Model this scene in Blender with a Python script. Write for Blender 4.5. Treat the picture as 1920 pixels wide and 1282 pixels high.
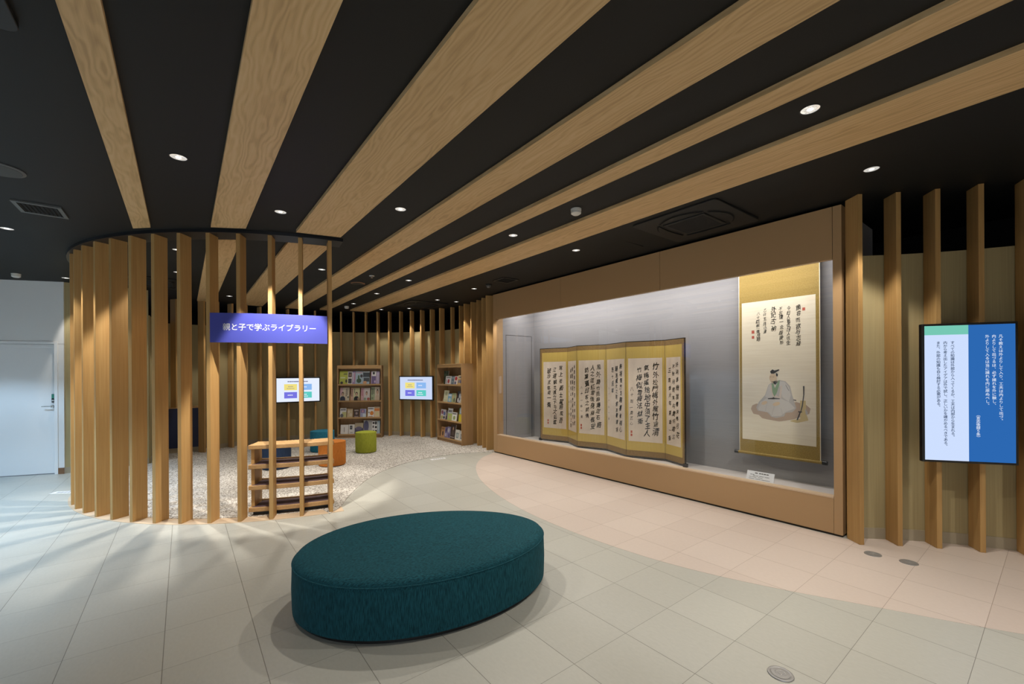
import bpy, bmesh, math, random
from math import sin, cos, pi, radians, sqrt, hypot, atan2
from mathutils import Matrix, Vector, Euler
random.seed(7)
for o in list(bpy.data.objects): bpy.data.objects.remove(o)
SC = bpy.context.scene
COL = SC.collection

# ------------------------------------------------------------------ camera, world, exposure, added fill lamp
YAW, ROLL, EYE = radians(-37.666), -0.0057, 1.603
fw = Vector((cos(YAW), sin(YAW), 0)); rt0 = Vector((sin(YAW), -cos(YAW), 0)); up0 = Vector((0, 0, 1))
rt = cos(ROLL)*rt0 + sin(ROLL)*up0; up = -sin(ROLL)*rt0 + cos(ROLL)*up0
cam = bpy.data.cameras.new('camera'); cam_o = bpy.data.objects.new('camera', cam); COL.objects.link(cam_o)
cam.sensor_width = 36; cam.lens = 798.7/1920*36; cam.shift_y = (700.7-641)/1920
cam.clip_start = 0.02
cam_o.matrix_world = Matrix(((rt.x, up.x, -fw.x, 0), (rt.y, up.y, -fw.y, 0), (rt.z, up.z, -fw.z, EYE), (0, 0, 0, 1)))
SC.camera = cam_o
vs = SC.view_settings; SC.display_settings.display_device = 'sRGB'
vs.view_transform = 'Standard'; vs.look = 'None'; vs.exposure = 0.0; vs.gamma = 1.0; vs.use_curve_mapping = False
W = bpy.data.worlds.new('world'); SC.world = W; W.use_nodes = True
W.node_tree.nodes['Background'].inputs[0].default_value = (0.55, 0.72, 1.0, 1)
W.node_tree.nodes['Background'].inputs[1].default_value = 0.6
WARM = (1.0, 0.935, 0.84); COOL = (0.50, 0.74, 1.0); CASEW = (1.0, 0.955, 0.95)

def area(name, loc, rot, sx, sy, power, color, parent=None, spread=None):
    l = bpy.data.lights.new(name, 'AREA'); l.shape = 'RECTANGLE'; l.size = sx; l.size_y = sy
    l.energy = power; l.color = color
    if spread: l.spread = spread
    o = bpy.data.objects.new(name, l); COL.objects.link(o); o.location = loc; o.rotation_euler = rot
    if parent: o.parent = parent
    return o
# added soft fill lamp behind the camera, never in view
area('added_fill_light', (-2.93, 2.2, 1.55), (radians(90), 0, radians(-90)), 3.6, 2.5, 68, (.88, .95, 1.0))
CONE = 100
DOWN_P = 96.0      # watt of one ceiling downlight
CASE_P = 41.0

# ------------------------------------------------------------------ helpers
def zc(y): return 3.181-0.0143*y          # the black ceiling rises very slightly to the right
class MB:
    def __init__(s): s.v = []; s.f = []; s.m = []
    def poly(s, pts, mi=0):
        n = len(s.v); s.v += [tuple(p) for p in pts]; s.f.append(tuple(range(n, n+len(pts)))); s.m.append(mi)
    def box(s, a, b, mi=0, M=None):
        (x0, y0, z0), (x1, y1, z1) = a, b
        p = [Vector(q) for q in ((x0,y0,z0),(x1,y0,z0),(x1,y1,z0),(x0,y1,z0),(x0,y0,z1),(x1,y0,z1),(x1,y1,z1),(x0,y1,z1))]
        if M: p = [M @ q for q in p]
        n = len(s.v); s.v += [tuple(q) for q in p]
        for f in ((0,3,2,1),(4,5,6,7),(0,1,5,4),(1,2,6,5),(2,3,7,6),(3,0,4,7)):
            s.f.append(tuple(n+i for i in f)); s.m.append(mi)
    def prism(s, pts, z0, z1, mi=0):        # pts counter-clockwise; z0/z1 numbers or functions of (x,y)
        n = len(pts); k = len(s.v)
        g = lambda z, p: z(p[0], p[1]) if callable(z) else z
        s.v += [(p[0], p[1], g(z0, p)) for p in pts]+[(p[0], p[1], g(z1, p)) for p in pts]
        s.f.append(tuple(k+i for i in range(n-1, -1, -1))); s.m.append(mi)
        s.f.append(tuple(k+n+i for i in range(n))); s.m.append(mi)
        for i in range(n):
            j = (i+1) % n; s.f.append((k+i, k+j, k+n+j, k+n+i)); s.m.append(mi)
    def arc(s, c, r0, r1, a0, a1, z0, z1, n=48, mi=0):   # annular slab, angles in degrees
        g = lambda z, x, y: z(x, y) if callable(z) else z
        k = len(s.v)
        for i in range(n+1):
            a = radians(a0+(a1-a0)*i/n)
            for r, z in ((r0, z0), (r1, z0), (r1, z1), (r0, z1)):
                x, y = c[0]+r*cos(a), c[1]+r*sin(a); s.v.append((x, y, g(z, x, y)))
        for i in range(n):
            b = k+4*i
            for q in range(4):
                p = (q+1) % 4; s.f.append((b+q, b+p, b+4+p, b+4+q)); s.m.append(mi)
        s.f.append((k, k+3, k+2, k+1)); b = k+4*n; s.f.append((b, b+1, b+2, b+3)); s.m += [mi, mi]
    def lathe(s, prof, c=(0, 0, 0), n=32, mi=0, outline=None):   # prof [(r,z)]; outline(angle)->(x,y) for r = 1
        k = len(s.v); m = len(prof)
        for i in range(n):
            a = 2*pi*i/n
            ox, oy = outline(a) if outline else (cos(a), sin(a))
            for r, z in prof: s.v.append((c[0]+r*ox, c[1]+r*oy, c[2]+z))
        for i in range(n):
            j = (i+1) % n
            for q in range(m-1): s.f.append((k+i*m+q, k+j*m+q, k+j*m+q+1, k+i*m+q+1)); s.m.append(mi)
        s.f.append(tuple(k+i*m+m-1 for i in range(n))); s.m.append(mi)
        s.f.append(tuple(k+i*m for i in range(n-1, -1, -1))); s.m.append(mi)
    def tube(s, p0, p1, r, n=12, mi=0):
        p0, p1 = Vector(p0), Vector(p1); d = (p1-p0).normalized(); u = d.orthogonal().normalized(); w = d.cross(u)
        k = len(s.v)
        for p in (p0, p1):
            for i in range(n):
                a = 2*pi*i/n; s.v.append(tuple(p+u*cos(a)*r+w*sin(a)*r))
        for i in range(n):
            j = (i+1) % n; s.f.append((k+i, k+j, k+n+j, k+n+i)); s.m.append(mi)
        s.f.append(tuple(k+i for i in range(n-1, -1, -1))); s.f.append(tuple(k+n+i for i in range(n))); s.m += [mi, mi]
    def mesh(s, name, mats):
        me = bpy.data.meshes.new(name); me.from_pydata(s.v, [], s.f)
        for m in (mats if isinstance(mats, (list, tuple)) else [mats]): me.materials.append(m)
        me.polygons.foreach_set('material_index', s.m); me.update()
        return me
    def build(s, name, mats, parent=None, smooth=None, bevel=None, M=None, fix=True):
        me = s.mesh(name, mats)
        if fix:
            bm = bmesh.new(); bm.from_mesh(me); bmesh.ops.recalc_face_normals(bm, faces=bm.faces); bm.to_mesh(me); bm.free()
        o = bpy.data.objects.new(name, me); COL.objects.link(o)
        if parent: o.parent = parent
        if M is not None: o.matrix_local = M
        if smooth:
            for p in me.polygons: p.use_smooth = True
            try: me.set_sharp_from_angle(angle=radians(smooth))
            except Exception: pass
        if bevel:
            b = o.modifiers.new('bevel', 'BEVEL'); b.width = bevel; b.segments = 2; b.limit_method = 'ANGLE'
        return o
def tag(o, label, cat, group=None, kind=None):
    o['label'] = label; o['category'] = cat
    if group: o['group'] = group
    if kind: o['kind'] = kind
    return o
def struct(o): o['kind'] = 'structure'; return o
def thing(name, label, cat, loc=(0, 0, 0), rz=0, group=None, M=None):
    o = bpy.data.objects.new(name, None); COL.objects.link(o); o.empty_display_size = .1
    if M is not None: o.matrix_world = M
    else: o.location = loc; o.rotation_euler = (0, 0, rz)
    return tag(o, label, cat, group)
def kids(o): return [c for c in bpy.data.objects if c.parent == o]
def copy_tree(o, parent=None):
    c = o.copy(); COL.objects.link(c)
    if parent: c.parent = parent
    for ch in kids(o): copy_tree(ch, c)
    return c
def frame(p, xdir, zdir=(0, 0, 1)):        # matrix with local x along xdir, z up, y = z cross x
    x = Vector(xdir).normalized(); z = Vector(zdir).normalized(); y = z.cross(x).normalized()
    return Matrix(((x.x, y.x, z.x, p[0]), (x.y, y.y, z.y, p[1]), (x.z, y.z, z.z, p[2]), (0, 0, 0, 1)))

# ------------------------------------------------------------------ materials
def newmat(name):
    m = bpy.data.materials.new(name); m.use_nodes = True
    nt = m.node_tree; b = nt.nodes['Principled BSDF']; return m, nt, b
def N(nt, t, **kw):
    n = nt.nodes.new(t)
    for k, v in kw.items():
        if k in n.inputs.keys() if hasattr(n.inputs, 'keys') else False: n.inputs[k].default_value = v
        else: setattr(n, k, v)
    return n
def plain(name, col, rough=.5, metal=0., spec=.5, emit=None, estr=1.):
    m, nt, b = newmat(name); b.inputs['Base Color'].default_value = (*col, 1); b.inputs['Roughness'].default_value = rough
    b.inputs['Metallic'].default_value = metal; b.inputs['Specular IOR Level'].default_value = spec
    if emit: b.inputs['Emission Color'].default_value = (*emit, 1); b.inputs['Emission Strength'].default_value = estr
    return m
def noisy(name, c0, c1, scale=(20, 20, 20), rough=.6, detail=3, lo=.3, hi=.7, bump=0, coord='Object', spec=.3, nscale=1.0):
    m, nt, b = newmat(name); L = nt.links.new
    tc = N(nt, 'ShaderNodeTexCoord'); mp = N(nt, 'ShaderNodeMapping'); mp.inputs['Scale'].default_value = scale
    no = N(nt, 'ShaderNodeTexNoise'); no.inputs['Scale'].default_value = nscale; no.inputs['Detail'].default_value = detail
    cr = N(nt, 'ShaderNodeValToRGB'); cr.color_ramp.elements[0].position = lo; cr.color_ramp.elements[1].position = hi
    cr.color_ramp.elements[0].color = (*c0, 1); cr.color_ramp.elements[1].color = (*c1, 1)
    L(tc.outputs[coord], mp.inputs[0]); L(mp.outputs[0], no.inputs[0]); L(no.outputs[0], cr.inputs[0]); L(cr.outputs[0], b.inputs['Base Color'])
    b.inputs['Roughness'].default_value = rough; b.inputs['Specular IOR Level'].default_value = spec
    if bump:
        bp = N(nt, 'ShaderNodeBump'); bp.inputs['Strength'].default_value = bump; bp.inputs['Distance'].default_value = .01
        L(no.outputs[0], bp.inputs['Height']); L(bp.outputs[0], b.inputs['Normal'])
    return m
def wood(name, dark, mid, light, axis='Z', ring=0.0, rough=.5, fine=90, spec=.3):
    m, nt, b = newmat(name); L = nt.links.new
    tc = N(nt, 'ShaderNodeTexCoord'); oi = N(nt, 'ShaderNodeObjectInfo')
    off = N(nt, 'ShaderNodeVectorMath', operation='SCALE'); comb = N(nt, 'ShaderNodeCombineXYZ')
    for i, k in enumerate((13.7, 7.9, 29.3)):
        mu = N(nt, 'ShaderNodeMath', operation='MULTIPLY'); mu.inputs[1].default_value = k
        L(oi.outputs['Random'], mu.inputs[0]); L(mu.outputs[0], comb.inputs[i])
    add = N(nt, 'ShaderNodeVectorMath', operation='ADD'); L(tc.outputs['Object'], add.inputs[0]); L(comb.outputs[0], add.inputs[1])
    mp = N(nt, 'ShaderNodeMapping'); s = [fine, fine, fine]; s['XYZ'.index(axis)] = 1.6; mp.inputs['Scale'].default_value = s
    no = N(nt, 'ShaderNodeTexNoise'); no.inputs['Scale'].default_value = 1.; no.inputs['Detail'].default_value = 4; no.inputs['Roughness'].default_value = .6
    L(add.outputs[0], mp.inputs[0]); L(mp.outputs[0], no.inputs[0])
    mp2 = N(nt, 'ShaderNodeMapping'); s = [6, 6, 6]; s['XYZ'.index(axis)] = .5; mp2.inputs['Scale'].default_value = s
    n2 = N(nt, 'ShaderNodeTexNoise'); n2.inputs['Scale'].default_value = 1.; n2.inputs['Detail'].default_value = 3
    L(add.outputs[0], mp2.inputs[0]); L(mp2.outputs[0], n2.inputs[0])
    mix = N(nt, 'ShaderNodeMix', data_type='FLOAT'); mix.inputs[0].default_value = .45
    L(no.outputs[0], mix.inputs[2]); L(n2.outputs[0], mix.inputs[3])
    fac = mix.outputs[0]
    if ring:
        mp3 = N(nt, 'ShaderNodeMapping'); mp3.inputs['Location'].default_value = (0, 0, .02); mp3.inputs['Rotation'].default_value = (0, .02, .013)
        L(tc.outputs['Object'], mp3.inputs[0])
        sep = N(nt, 'ShaderNodeSeparateXYZ'); L(mp3.outputs[0], sep.inputs[0])
        sq = []
        nd = N(nt, 'ShaderNodeTexNoise'); nd.inputs['Scale'].default_value = 1.; nd.inputs['Detail'].default_value = 2
        mpd = N(nt, 'ShaderNodeMapping'); mpd.inputs['Scale'].default_value = (2.2, 9, 9); L(add.outputs[0], mpd.inputs[0]); L(mpd.outputs[0], nd.inputs[0])
        for ax in ('Y', 'Z'):
            p = N(nt, 'ShaderNodeMath', operation='POWER'); p.inputs[1].default_value = 2.; a_ = N(nt, 'ShaderNodeMath', operation='ABSOLUTE')
            L(sep.outputs[ax], a_.inputs[0]); L(a_.outputs[0], p.inputs[0]); sq.append(p)
        sm = N(nt, 'ShaderNodeMath', operation='ADD'); L(sq[0].outputs[0], sm.inputs[0]); L(sq[1].outputs[0], sm.inputs[1])
        rr = N(nt, 'ShaderNodeMath', operation='SQRT'); L(sm.outputs[0], rr.inputs[0])
        wob = N(nt, 'ShaderNodeMath', operation='MULTIPLY_ADD'); wob.inputs[1].default_value = .16; L(nd.outputs[0], wob.inputs[0]); L(rr.outputs[0], wob.inputs[2])
        fr = N(nt, 'ShaderNodeMath', operation='MULTIPLY'); fr.inputs[1].default_value = ring; L(wob.outputs[0], fr.inputs[0])
        sn = N(nt, 'ShaderNodeMath', operation='SINE'); L(fr.outputs[0], sn.inputs[0])
        mr = N(nt, 'ShaderNodeMapRange'); mr.inputs['From Min'].default_value = -1; mr.inputs['To Min'].default_value = .2; mr.inputs['To Max'].default_value = .72
        L(sn.outputs[0], mr.inputs[0])
        mx = N(nt, 'ShaderNodeMix', data_type='FLOAT'); mx.inputs[0].default_value = .28; L(fac, mx.inputs[2]); L(mr.outputs[0], mx.inputs[3]); fac = mx.outputs[0]
    cr = N(nt, 'ShaderNodeValToRGB'); e = cr.color_ramp.elements
    e[0].position = .3; e[0].color = (*dark, 1); e[1].position = .7; e[1].color = (*light, 1)
    k = e.new(.48); k.color = (*mid, 1)
    L(fac, cr.inputs[0])
    hv = N(nt, 'ShaderNodeHueSaturation'); vv = N(nt, 'ShaderNodeMapRange'); vv.inputs['To Min'].default_value = .93; vv.inputs['To Max'].default_value = 1.07
    L(oi.outputs['Random'], vv.inputs[0]); L(vv.outputs[0], hv.inputs['Value']); L(cr.outputs[0], hv.inputs['Color']); L(hv.outputs[0], b.inputs['Base Color'])
    b.inputs['Roughness'].default_value = rough; b.inputs['Specular IOR Level'].default_value = spec
    return m
def tiles(name, c0, c1, joint, rough=.38):
    m, nt, b = newmat(name); L = nt.links.new
    tc = N(nt, 'ShaderNodeTexCoord'); mp = N(nt, 'ShaderNodeMapping'); mp.inputs['Location'].default_value = (-3.457/.45+.5, -.098/.45+.5, 0)
    mp.inputs['Scale'].default_value = (1/.45, 1/.45, 1); L(tc.outputs['Object'], mp.inputs[0])
    fr = N(nt, 'ShaderNodeVectorMath', operation='FRACTION'); L(mp.outputs[0], fr.inputs[0])
    sep = N(nt, 'ShaderNodeSeparateXYZ'); L(fr.outputs[0], sep.inputs[0])
    out = []
    for ax, wd in (('X', .0028), ('Y', .0042)):
        s = N(nt, 'ShaderNodeMath', operation='SUBTRACT'); s.inputs[1].default_value = .5; L(sep.outputs[ax], s.inputs[0])
        a = N(nt, 'ShaderNodeMath', operation='ABSOLUTE'); L(s.outputs[0], a.inputs[0])
        l = N(nt, 'ShaderNodeMath', operation='LESS_THAN'); l.inputs[1].default_value = wd; L(a.outputs[0], l.inputs[0]); out.append(l)
    mx = N(nt, 'ShaderNodeMath', operation='MAXIMUM'); L(out[0].outputs[0], mx.inputs[0]); L(out[1].outputs[0], mx.inputs[1])
    # per tile tint + fine speckle
    sh = N(nt, 'ShaderNodeVectorMath', operation='ADD'); sh.inputs[1].default_value = (.5, .5, 0); L(mp.outputs[0], sh.inputs[0])
    fl = N(nt, 'ShaderNodeVectorMath', operation='FLOOR'); L(sh.outputs[0], fl.inputs[0])
    wn = N(nt, 'ShaderNodeTexWhiteNoise', noise_dimensions='3D'); L(fl.outputs[0], wn.inputs[0])
    no = N(nt, 'ShaderNodeTexNoise'); no.inputs['Scale'].default_value = 1.; no.inputs['Detail'].default_value = 5
    ms = N(nt, 'ShaderNodeMapping'); ms.inputs['Scale'].default_value = (30, 60, 1); L(tc.outputs['Object'], ms.inputs[0]); L(ms.outputs[0], no.inputs[0])
    f = N(nt, 'ShaderNodeMix', data_type='FLOAT'); f.inputs[0].default_value = .35; L(no.outputs[0], f.inputs[2]); L(wn.outputs['Value'], f.inputs[3])
    cr = N(nt, 'ShaderNodeValToRGB'); cr.color_ramp.elements[0].color = (*c0, 1); cr.color_ramp.elements[1].color = (*c1, 1)
    cr.color_ramp.elements[0].position = .2; cr.color_ramp.elements[1].position = .8
    L(f.outputs[0], cr.inputs[0])
    mc = N(nt, 'ShaderNodeMix', data_type='RGBA'); L(mx.outputs[0], mc.inputs[0]); L(cr.outputs[0], mc.inputs[6]); mc.inputs[7].default_value = (*joint, 1)
    L(mc.outputs[2], b.inputs['Base Color']); b.inputs['Roughness'].default_value = rough; b.inputs['Specular IOR Level'].default_value = .4
    bp = N(nt, 'ShaderNodeBump'); bp.invert = True; bp.inputs['Strength'].default_value = .4; bp.inputs['Distance'].default_value = .002
    L(mx.outputs[0], bp.inputs['Height']); L(bp.outputs[0], b.inputs['Normal'])
    return m
def emis(name, col, s=1.):
    m = bpy.data.materials.new(name); m.use_nodes = True; nt = m.node_tree; nt.nodes.clear()
    e = nt.nodes.new('ShaderNodeEmission'); e.inputs[0].default_value = (*col, 1); e.inputs[1].default_value = s
    o = nt.nodes.new('ShaderNodeOutputMaterial'); nt.links.new(e.outputs[0], o.inputs[0]); return m
def glassmat(name):
    m = bpy.data.materials.new(name); m.use_nodes = True; nt = m.node_tree; nt.nodes.clear(); L = nt.links.new
    t = nt.nodes.new('ShaderNodeBsdfTransparent'); t.inputs[0].default_value = (.97, .98, .975, 1)
    g = nt.nodes.new('ShaderNodeBsdfGlossy'); g.inputs['Roughness'].default_value = .0
    fr = nt.nodes.new('ShaderNodeFresnel'); ge = nt.nodes.new('ShaderNodeNewGeometry'); ir = nt.nodes.new('ShaderNodeMix')   # same index seen from either face
    ir.inputs[2].default_value = 1.42; ir.inputs[3].default_value = 1/1.42; L(ge.outputs['Backfacing'], ir.inputs[0]); L(ir.outputs[0], fr.inputs[0])
    mx = nt.nodes.new('ShaderNodeMixShader'); o = nt.nodes.new('ShaderNodeOutputMaterial')
    L(fr.outputs[0], mx.inputs[0]); L(t.outputs[0], mx.inputs[1]); L(g.outputs[0], mx.inputs[2]); L(mx.outputs[0], o.inputs[0])
    return m
def fabric(name, c0, c1, top=None):
    # woven pile: vertical streaks on the sides, short slanting streaks on top
    m, nt, b = newmat(name); L = nt.links.new
    tc = N(nt, 'ShaderNodeTexCoord'); res = []
    for sc_, rz in (((420, 420, 16), 0), ((60, 320, 60), .35)):
        mp = N(nt, 'ShaderNodeMapping'); mp.inputs['Scale'].default_value = sc_; mp.inputs['Rotation'].default_value = (0, 0, rz)
        no = N(nt, 'ShaderNodeTexNoise'); no.inputs['Scale'].default_value = 1.; no.inputs['Detail'].default_value = 3
        L(tc.outputs['Object'], mp.inputs[0]); L(mp.outputs[0], no.inputs[0]); res.append(no)
    ge = N(nt, 'ShaderNodeNewGeometry'); sp = N(nt, 'ShaderNodeSeparateXYZ'); L(ge.outputs['Normal'], sp.inputs[0])
    mr = N(nt, 'ShaderNodeMapRange'); mr.inputs['From Min'].default_value = .4; mr.inputs['From Max'].default_value = .7; L(sp.outputs['Z'], mr.inputs[0])
    mx = N(nt, 'ShaderNodeMix', data_type='FLOAT'); L(mr.outputs[0], mx.inputs[0]); L(res[0].outputs[0], mx.inputs[2]); L(res[1].outputs[0], mx.inputs[3])
    cr = N(nt, 'ShaderNodeValToRGB'); cr.color_ramp.elements[0].position = .36; cr.color_ramp.elements[1].position = .66
    cr.color_ramp.elements[0].color = (*c0, 1); cr.color_ramp.elements[1].color = (*c1, 1); L(mx.outputs[0], cr.inputs[0]); L(cr.outputs[0], b.inputs['Base Color'])
    b.inputs['Roughness'].default_value = .85; b.inputs['Specular IOR Level'].default_value = .15
    b.inputs['Sheen Weight'].default_value = .08; b.inputs['Sheen Tint'].default_value = (*[min(1, 3*c) for c in c1], 1)
    bp = N(nt, 'ShaderNodeBump'); bp.inputs['Strength'].default_value = .25; bp.inputs['Distance'].default_value = .003
    L(mx.outputs[0], bp.inputs['Height']); L(bp.outputs[0], b.inputs['Normal'])
    return m
M = {}
M['fin'] = wood('beech_fin', (.38, .215, .075), (.47, .275, .10), (.55, .345, .135), 'Z', fine=60)
M['board'] = wood('beech_board', (.36, .21, .09), (.45, .275, .12), (.53, .335, .155), 'X', fine=60)
M['case_wood'] = wood('oak_bookcase', (.28, .165, .075), (.36, .215, .10), (.43, .265, .125), 'Z', fine=60)
M['plank'] = wood('oak_ceiling_plank', (.42, .27, .125), (.58, .385, .185), (.66, .465, .25), 'X', ring=210, fine=55)
M['ceiling'] = plain('black_ceiling_paint', (.0092, .0096, .0092), .62, spec=.27)
M['black'] = plain('black_paint', (.006, .006, .006), .8, spec=.2)
M['satin_black'] = plain('satin_black', (.012, .012, .013), .35)
M['ring'] = plain('dark_metal_ring', (.012, .012, .014), .38)
M['grey_tile'] = tiles('grey_floor_tile', (.42, .415, .37), (.48, .475, .425), (.2, .19, .165))
M['pink_tile'] = tiles('pink_floor_tile', (.565, .475, .415), (.625, .535, .47), (.33, .26, .215))
M['threshold'] = plain('tan_threshold', (.55, .42, .29), .5)
M['carpet'] = noisy('loop_carpet', (.15, .125, .10), (.68, .65, .60), (58, 58, 58), .95, 5, .34, .62, bump=.8, spec=.05)
M['beige'] = noisy('beige_wall_paper', (.37, .30, .155), (.43, .355, .19), (160, 160, 1.2), .7, 2, .3, .7, spec=.2)
M['skirt'] = plain('grey_beige_skirting', (.36, .31, .22), .55)
M['white_wall'] = plain('white_wall_paint', (.76, .75, .73), .7)
M['door'] = plain('white_door_paint', (.82, .81, .80), .45)
M['brown'] = plain('brown_skirting', (.2, .1, .045), .5)
M['bronze'] = plain('bronze_case_panel', (.44, .275, .135), .42, metal=.0, spec=.45)
M['sill'] = plain('case_sill_metal', (.62, .46, .31), .35)
M['case_in'] = noisy('grey_case_cloth', (.29, .28, .285), (.33, .32, .325), (2, 2, 260), .8, 2, .3, .7, spec=.15)
M['case_floor'] = plain('case_floor_cloth', (.52, .48, .45), .8)
M['gap'] = plain('dark_gap', (.03, .02, .012), .8)
M['glass'] = glassmat('clear_glass')
M['teal'] = fabric('teal_chenille', (.004, .029, .039), (.015, .100, .130))
M['green'] = fabric('lime_fabric', (.19, .21, .02), (.34, .36, .045))
M['orange'] = fabric('orange_fabric', (.40, .12, .02), (.56, .20, .04))
M['blue_f'] = fabric('blue_fabric', (.01, .10, .16), (.03, .19, .28))
M['navy_f'] = fabric('navy_fabric', (.012, .022, .05), (.025, .045, .09))
M['sign'] = plain('violet_sign_board', (.062, .072, .38), .45)
M['white_l'] = plain('white_lettering', (.85, .85, .85), .5)
M['ink'] = plain('black_ink', (.012, .012, .012), .7)
M['ink2'] = plain('diluted_ink', (.06, .055, .05), .7)
M['gold'] = noisy('gold_silk', (.52, .36, .085), (.62, .45, .125), (300, 300, 2), .55, 2, .3, .7, spec=.3)
M['brocade'] = noisy('brown_brocade', (.21, .125, .045), (.29, .18, .07), (60, 60, 60), .6, 3, .35, .65)
M['olive_brocade'] = noisy('olive_gold_brocade', (.29, .19, .045), (.37, .255, .07), (80, 80, 80), .6, 3, .35, .65)
M['paper'] = noisy('aged_paper', (.66, .55, .45), (.76, .65, .54), (6, 6, 3), .85, 4, .3, .7, spec=.1)
M['scroll_paper'] = noisy('scroll_silk_paper', (.78, .69, .53), (.84, .76, .60), (3, 3, 60), .85, 3, .3, .7, spec=.1)
M['lacquer'] = plain('black_lacquer', (.012, .011, .012), .25)
M['card'] = plain('white_card', (.78, .78, .80), .6)
M['seal'] = plain('red_seal', (.50, .10, .06), .7)
M['bezel'] = plain('screen_bezel', (.008, .008, .009), .3)
M['chrome'] = plain('brushed_metal', (.55, .53, .50), .32, metal=1.)
M['white_p'] = plain('white_plastic', (.65, .63, .58), .5)
M['dkgrey'] = plain('dark_grey_plastic', (.013, .0135, .0135), .5, spec=.3)
M['grille'] = plain('grille_black', (.003, .003, .003), .9)
M['reflector'] = plain('lamp_reflector', (.8, .8, .8), .12, metal=1., emit=(1, .97, .9), estr=.6)
M['steel'] = plain('satin_steel', (.34, .335, .33), .35, metal=.5)
M['lampglow'] = emis('lamp_lens', (1, .95, .86), 2.6)
M['lockgreen'] = plain('green_lock_cover', (.03, .22, .14), .4)
M['navy'] = plain('navy_panel', (.012, .022, .075), .6)
M['plum'] = plain('plum_shelf_sheet', (.11, .07, .08), .7)
_c = {}
def colour(rgb, rough=.55):
    k = tuple(round(x, 3) for x in rgb)
    if k not in _c: _c[k] = plain('print_%d' % len(_c), k, rough)
    return _c[k]
def lin(r, g, b): return tuple(((x/255+.055)/1.055)**2.4 if x > 10 else x/255/12.92 for x in (r, g, b))

# ------------------------------------------------------------------ glyphs (Blender's own built-in font)
_g = {}
def glyph(ch, bold=0.):
    k = (ch, bold)
    if k in _g: return _g[k]
    cu = bpy.data.curves.new('glyph', 'FONT'); cu.body = ch; cu.size = 1; cu.align_x = 'CENTER'; cu.resolution_u = 2
    o = bpy.data.objects.new('glyph', cu); COL.objects.link(o)
    bpy.context.view_layer.update()
    me = bpy.data.meshes.new_from_object(o.evaluated_get(bpy.context.evaluated_depsgraph_get()))
    v = [(p.co.x, p.co.y-.36) for p in me.vertices]; f = [tuple(p.vertices) for p in me.polygons]
    bpy.data.objects.remove(o); bpy.data.curves.remove(cu); bpy.data.meshes.remove(me)
    _g[k] = (v, f); return _g[k]
def heavy(b): return ((-b, 0), (b, 0), (0, b), (0, -b)) if b else ((0, 0),)
def put(mb, ch, x, y, w, h, ang=0., shear=0., z=0., mi=0, bold=0.):   # glyph centred on x,y in a local plane (x right, y up)
    v, f = glyph(ch); ca, sa = cos(ang), sin(ang)
    for sx, sy in heavy(bold):                # a heavier weight: the same outline laid down again a hair aside
        n = len(mb.v)
        for (a, b) in v:
            a2 = (a+sx+shear*b)*w; b2 = (b+sy)*h
            mb.v.append((x+a2*ca-b2*sa, y+a2*sa+b2*ca, z))
        for q in f: mb.f.append(tuple(n+i for i in q)); mb.m.append(mi)
for ch in set('親と子で学ぶライブラリー'): glyph(ch)
def column(mb, text, x, ytop, size, step, bold=.0, z=0.):
    y = ytop-size*.5
    for ch in text:
        if ch in '、。': put(mb, ch, x+size*.55, y+size*.55, size, size, z=z, bold=bold)
        elif ch in '（）ー': put(mb, ch, x, y, size, size, ang=-pi/2, z=z, bold=bold)
        else: put(mb, ch, x, y, size, size, z=z, bold=bold)
        y -= step
def brush(mb, text, x, ytop, ybot, size, rnd, bold=.0, wide=1.):   # handwritten looking column: leaning, swaying, uneven characters
    n = len(text); ws = [rnd.uniform(.75, 1.25) for _ in text]; tot = sum(ws); y = ytop; cx = 0.
    for ch, w in zip(text, ws):
        st = (ytop-ybot)*w/tot; s = size*rnd.uniform(.8, 1.08)*(.75+.25*w); h = min(s, st*1.05)*rnd.uniform(.95, 1.1); cx = cx*.5+rnd.uniform(-.09, .09)*size
        v, f = glyph(ch); sh = rnd.uniform(.16, .34); p1, p2 = rnd.uniform(0, 6), rnd.uniform(0, 6); an = rnd.uniform(.02, .2); ca, sa = cos(an), sin(an)
        for sx, sy in heavy(bold*rnd.uniform(.6, 1.3)):
            k = len(mb.v)
            for a, b in v:
                a2 = a+sx+sh*b+.055*sin(5.5*b+p1)+.02*sin(13*b+p2); b2 = b+sy+.05*sin(5*a+p2)+.10*a*b
                a2 *= s*wide*.86; b2 *= h
                mb.v.append((x+cx+a2*ca-b2*sa, y-st/2+a2*sa+b2*ca, 0))
            for q in f: mb.f.append(tuple(k+i for i in q)); mb.m.append(0)
        y -= st
def stand(o_mb_name, mb, mats, parent, Mx, fix=False): return mb.build(o_mb_name, mats, parent, M=Mx, fix=fix)
UPR = Matrix(((1, 0, 0, 0), (0, 0, -1, 0), (0, 1, 0, 0), (0, 0, 0, 1)))   # plane x right, y up -> local x right, z up, facing -y

# ------------------------------------------------------------------ setting
DC = (8.22, -1.854)     # centre of the round fin screen at the left
AC = (8.468, -2.175)    # centre of the curved back wall
RC = (-1.19, -3.0)      # centre of the curved wall at the right
CY = -5.041             # front of the display case
mb = MB(); mb.box((-3.2, -7.4, -.1), (13.2, 4.4, 0)); struct(mb.build('floor', M['grey_tile']))
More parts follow.
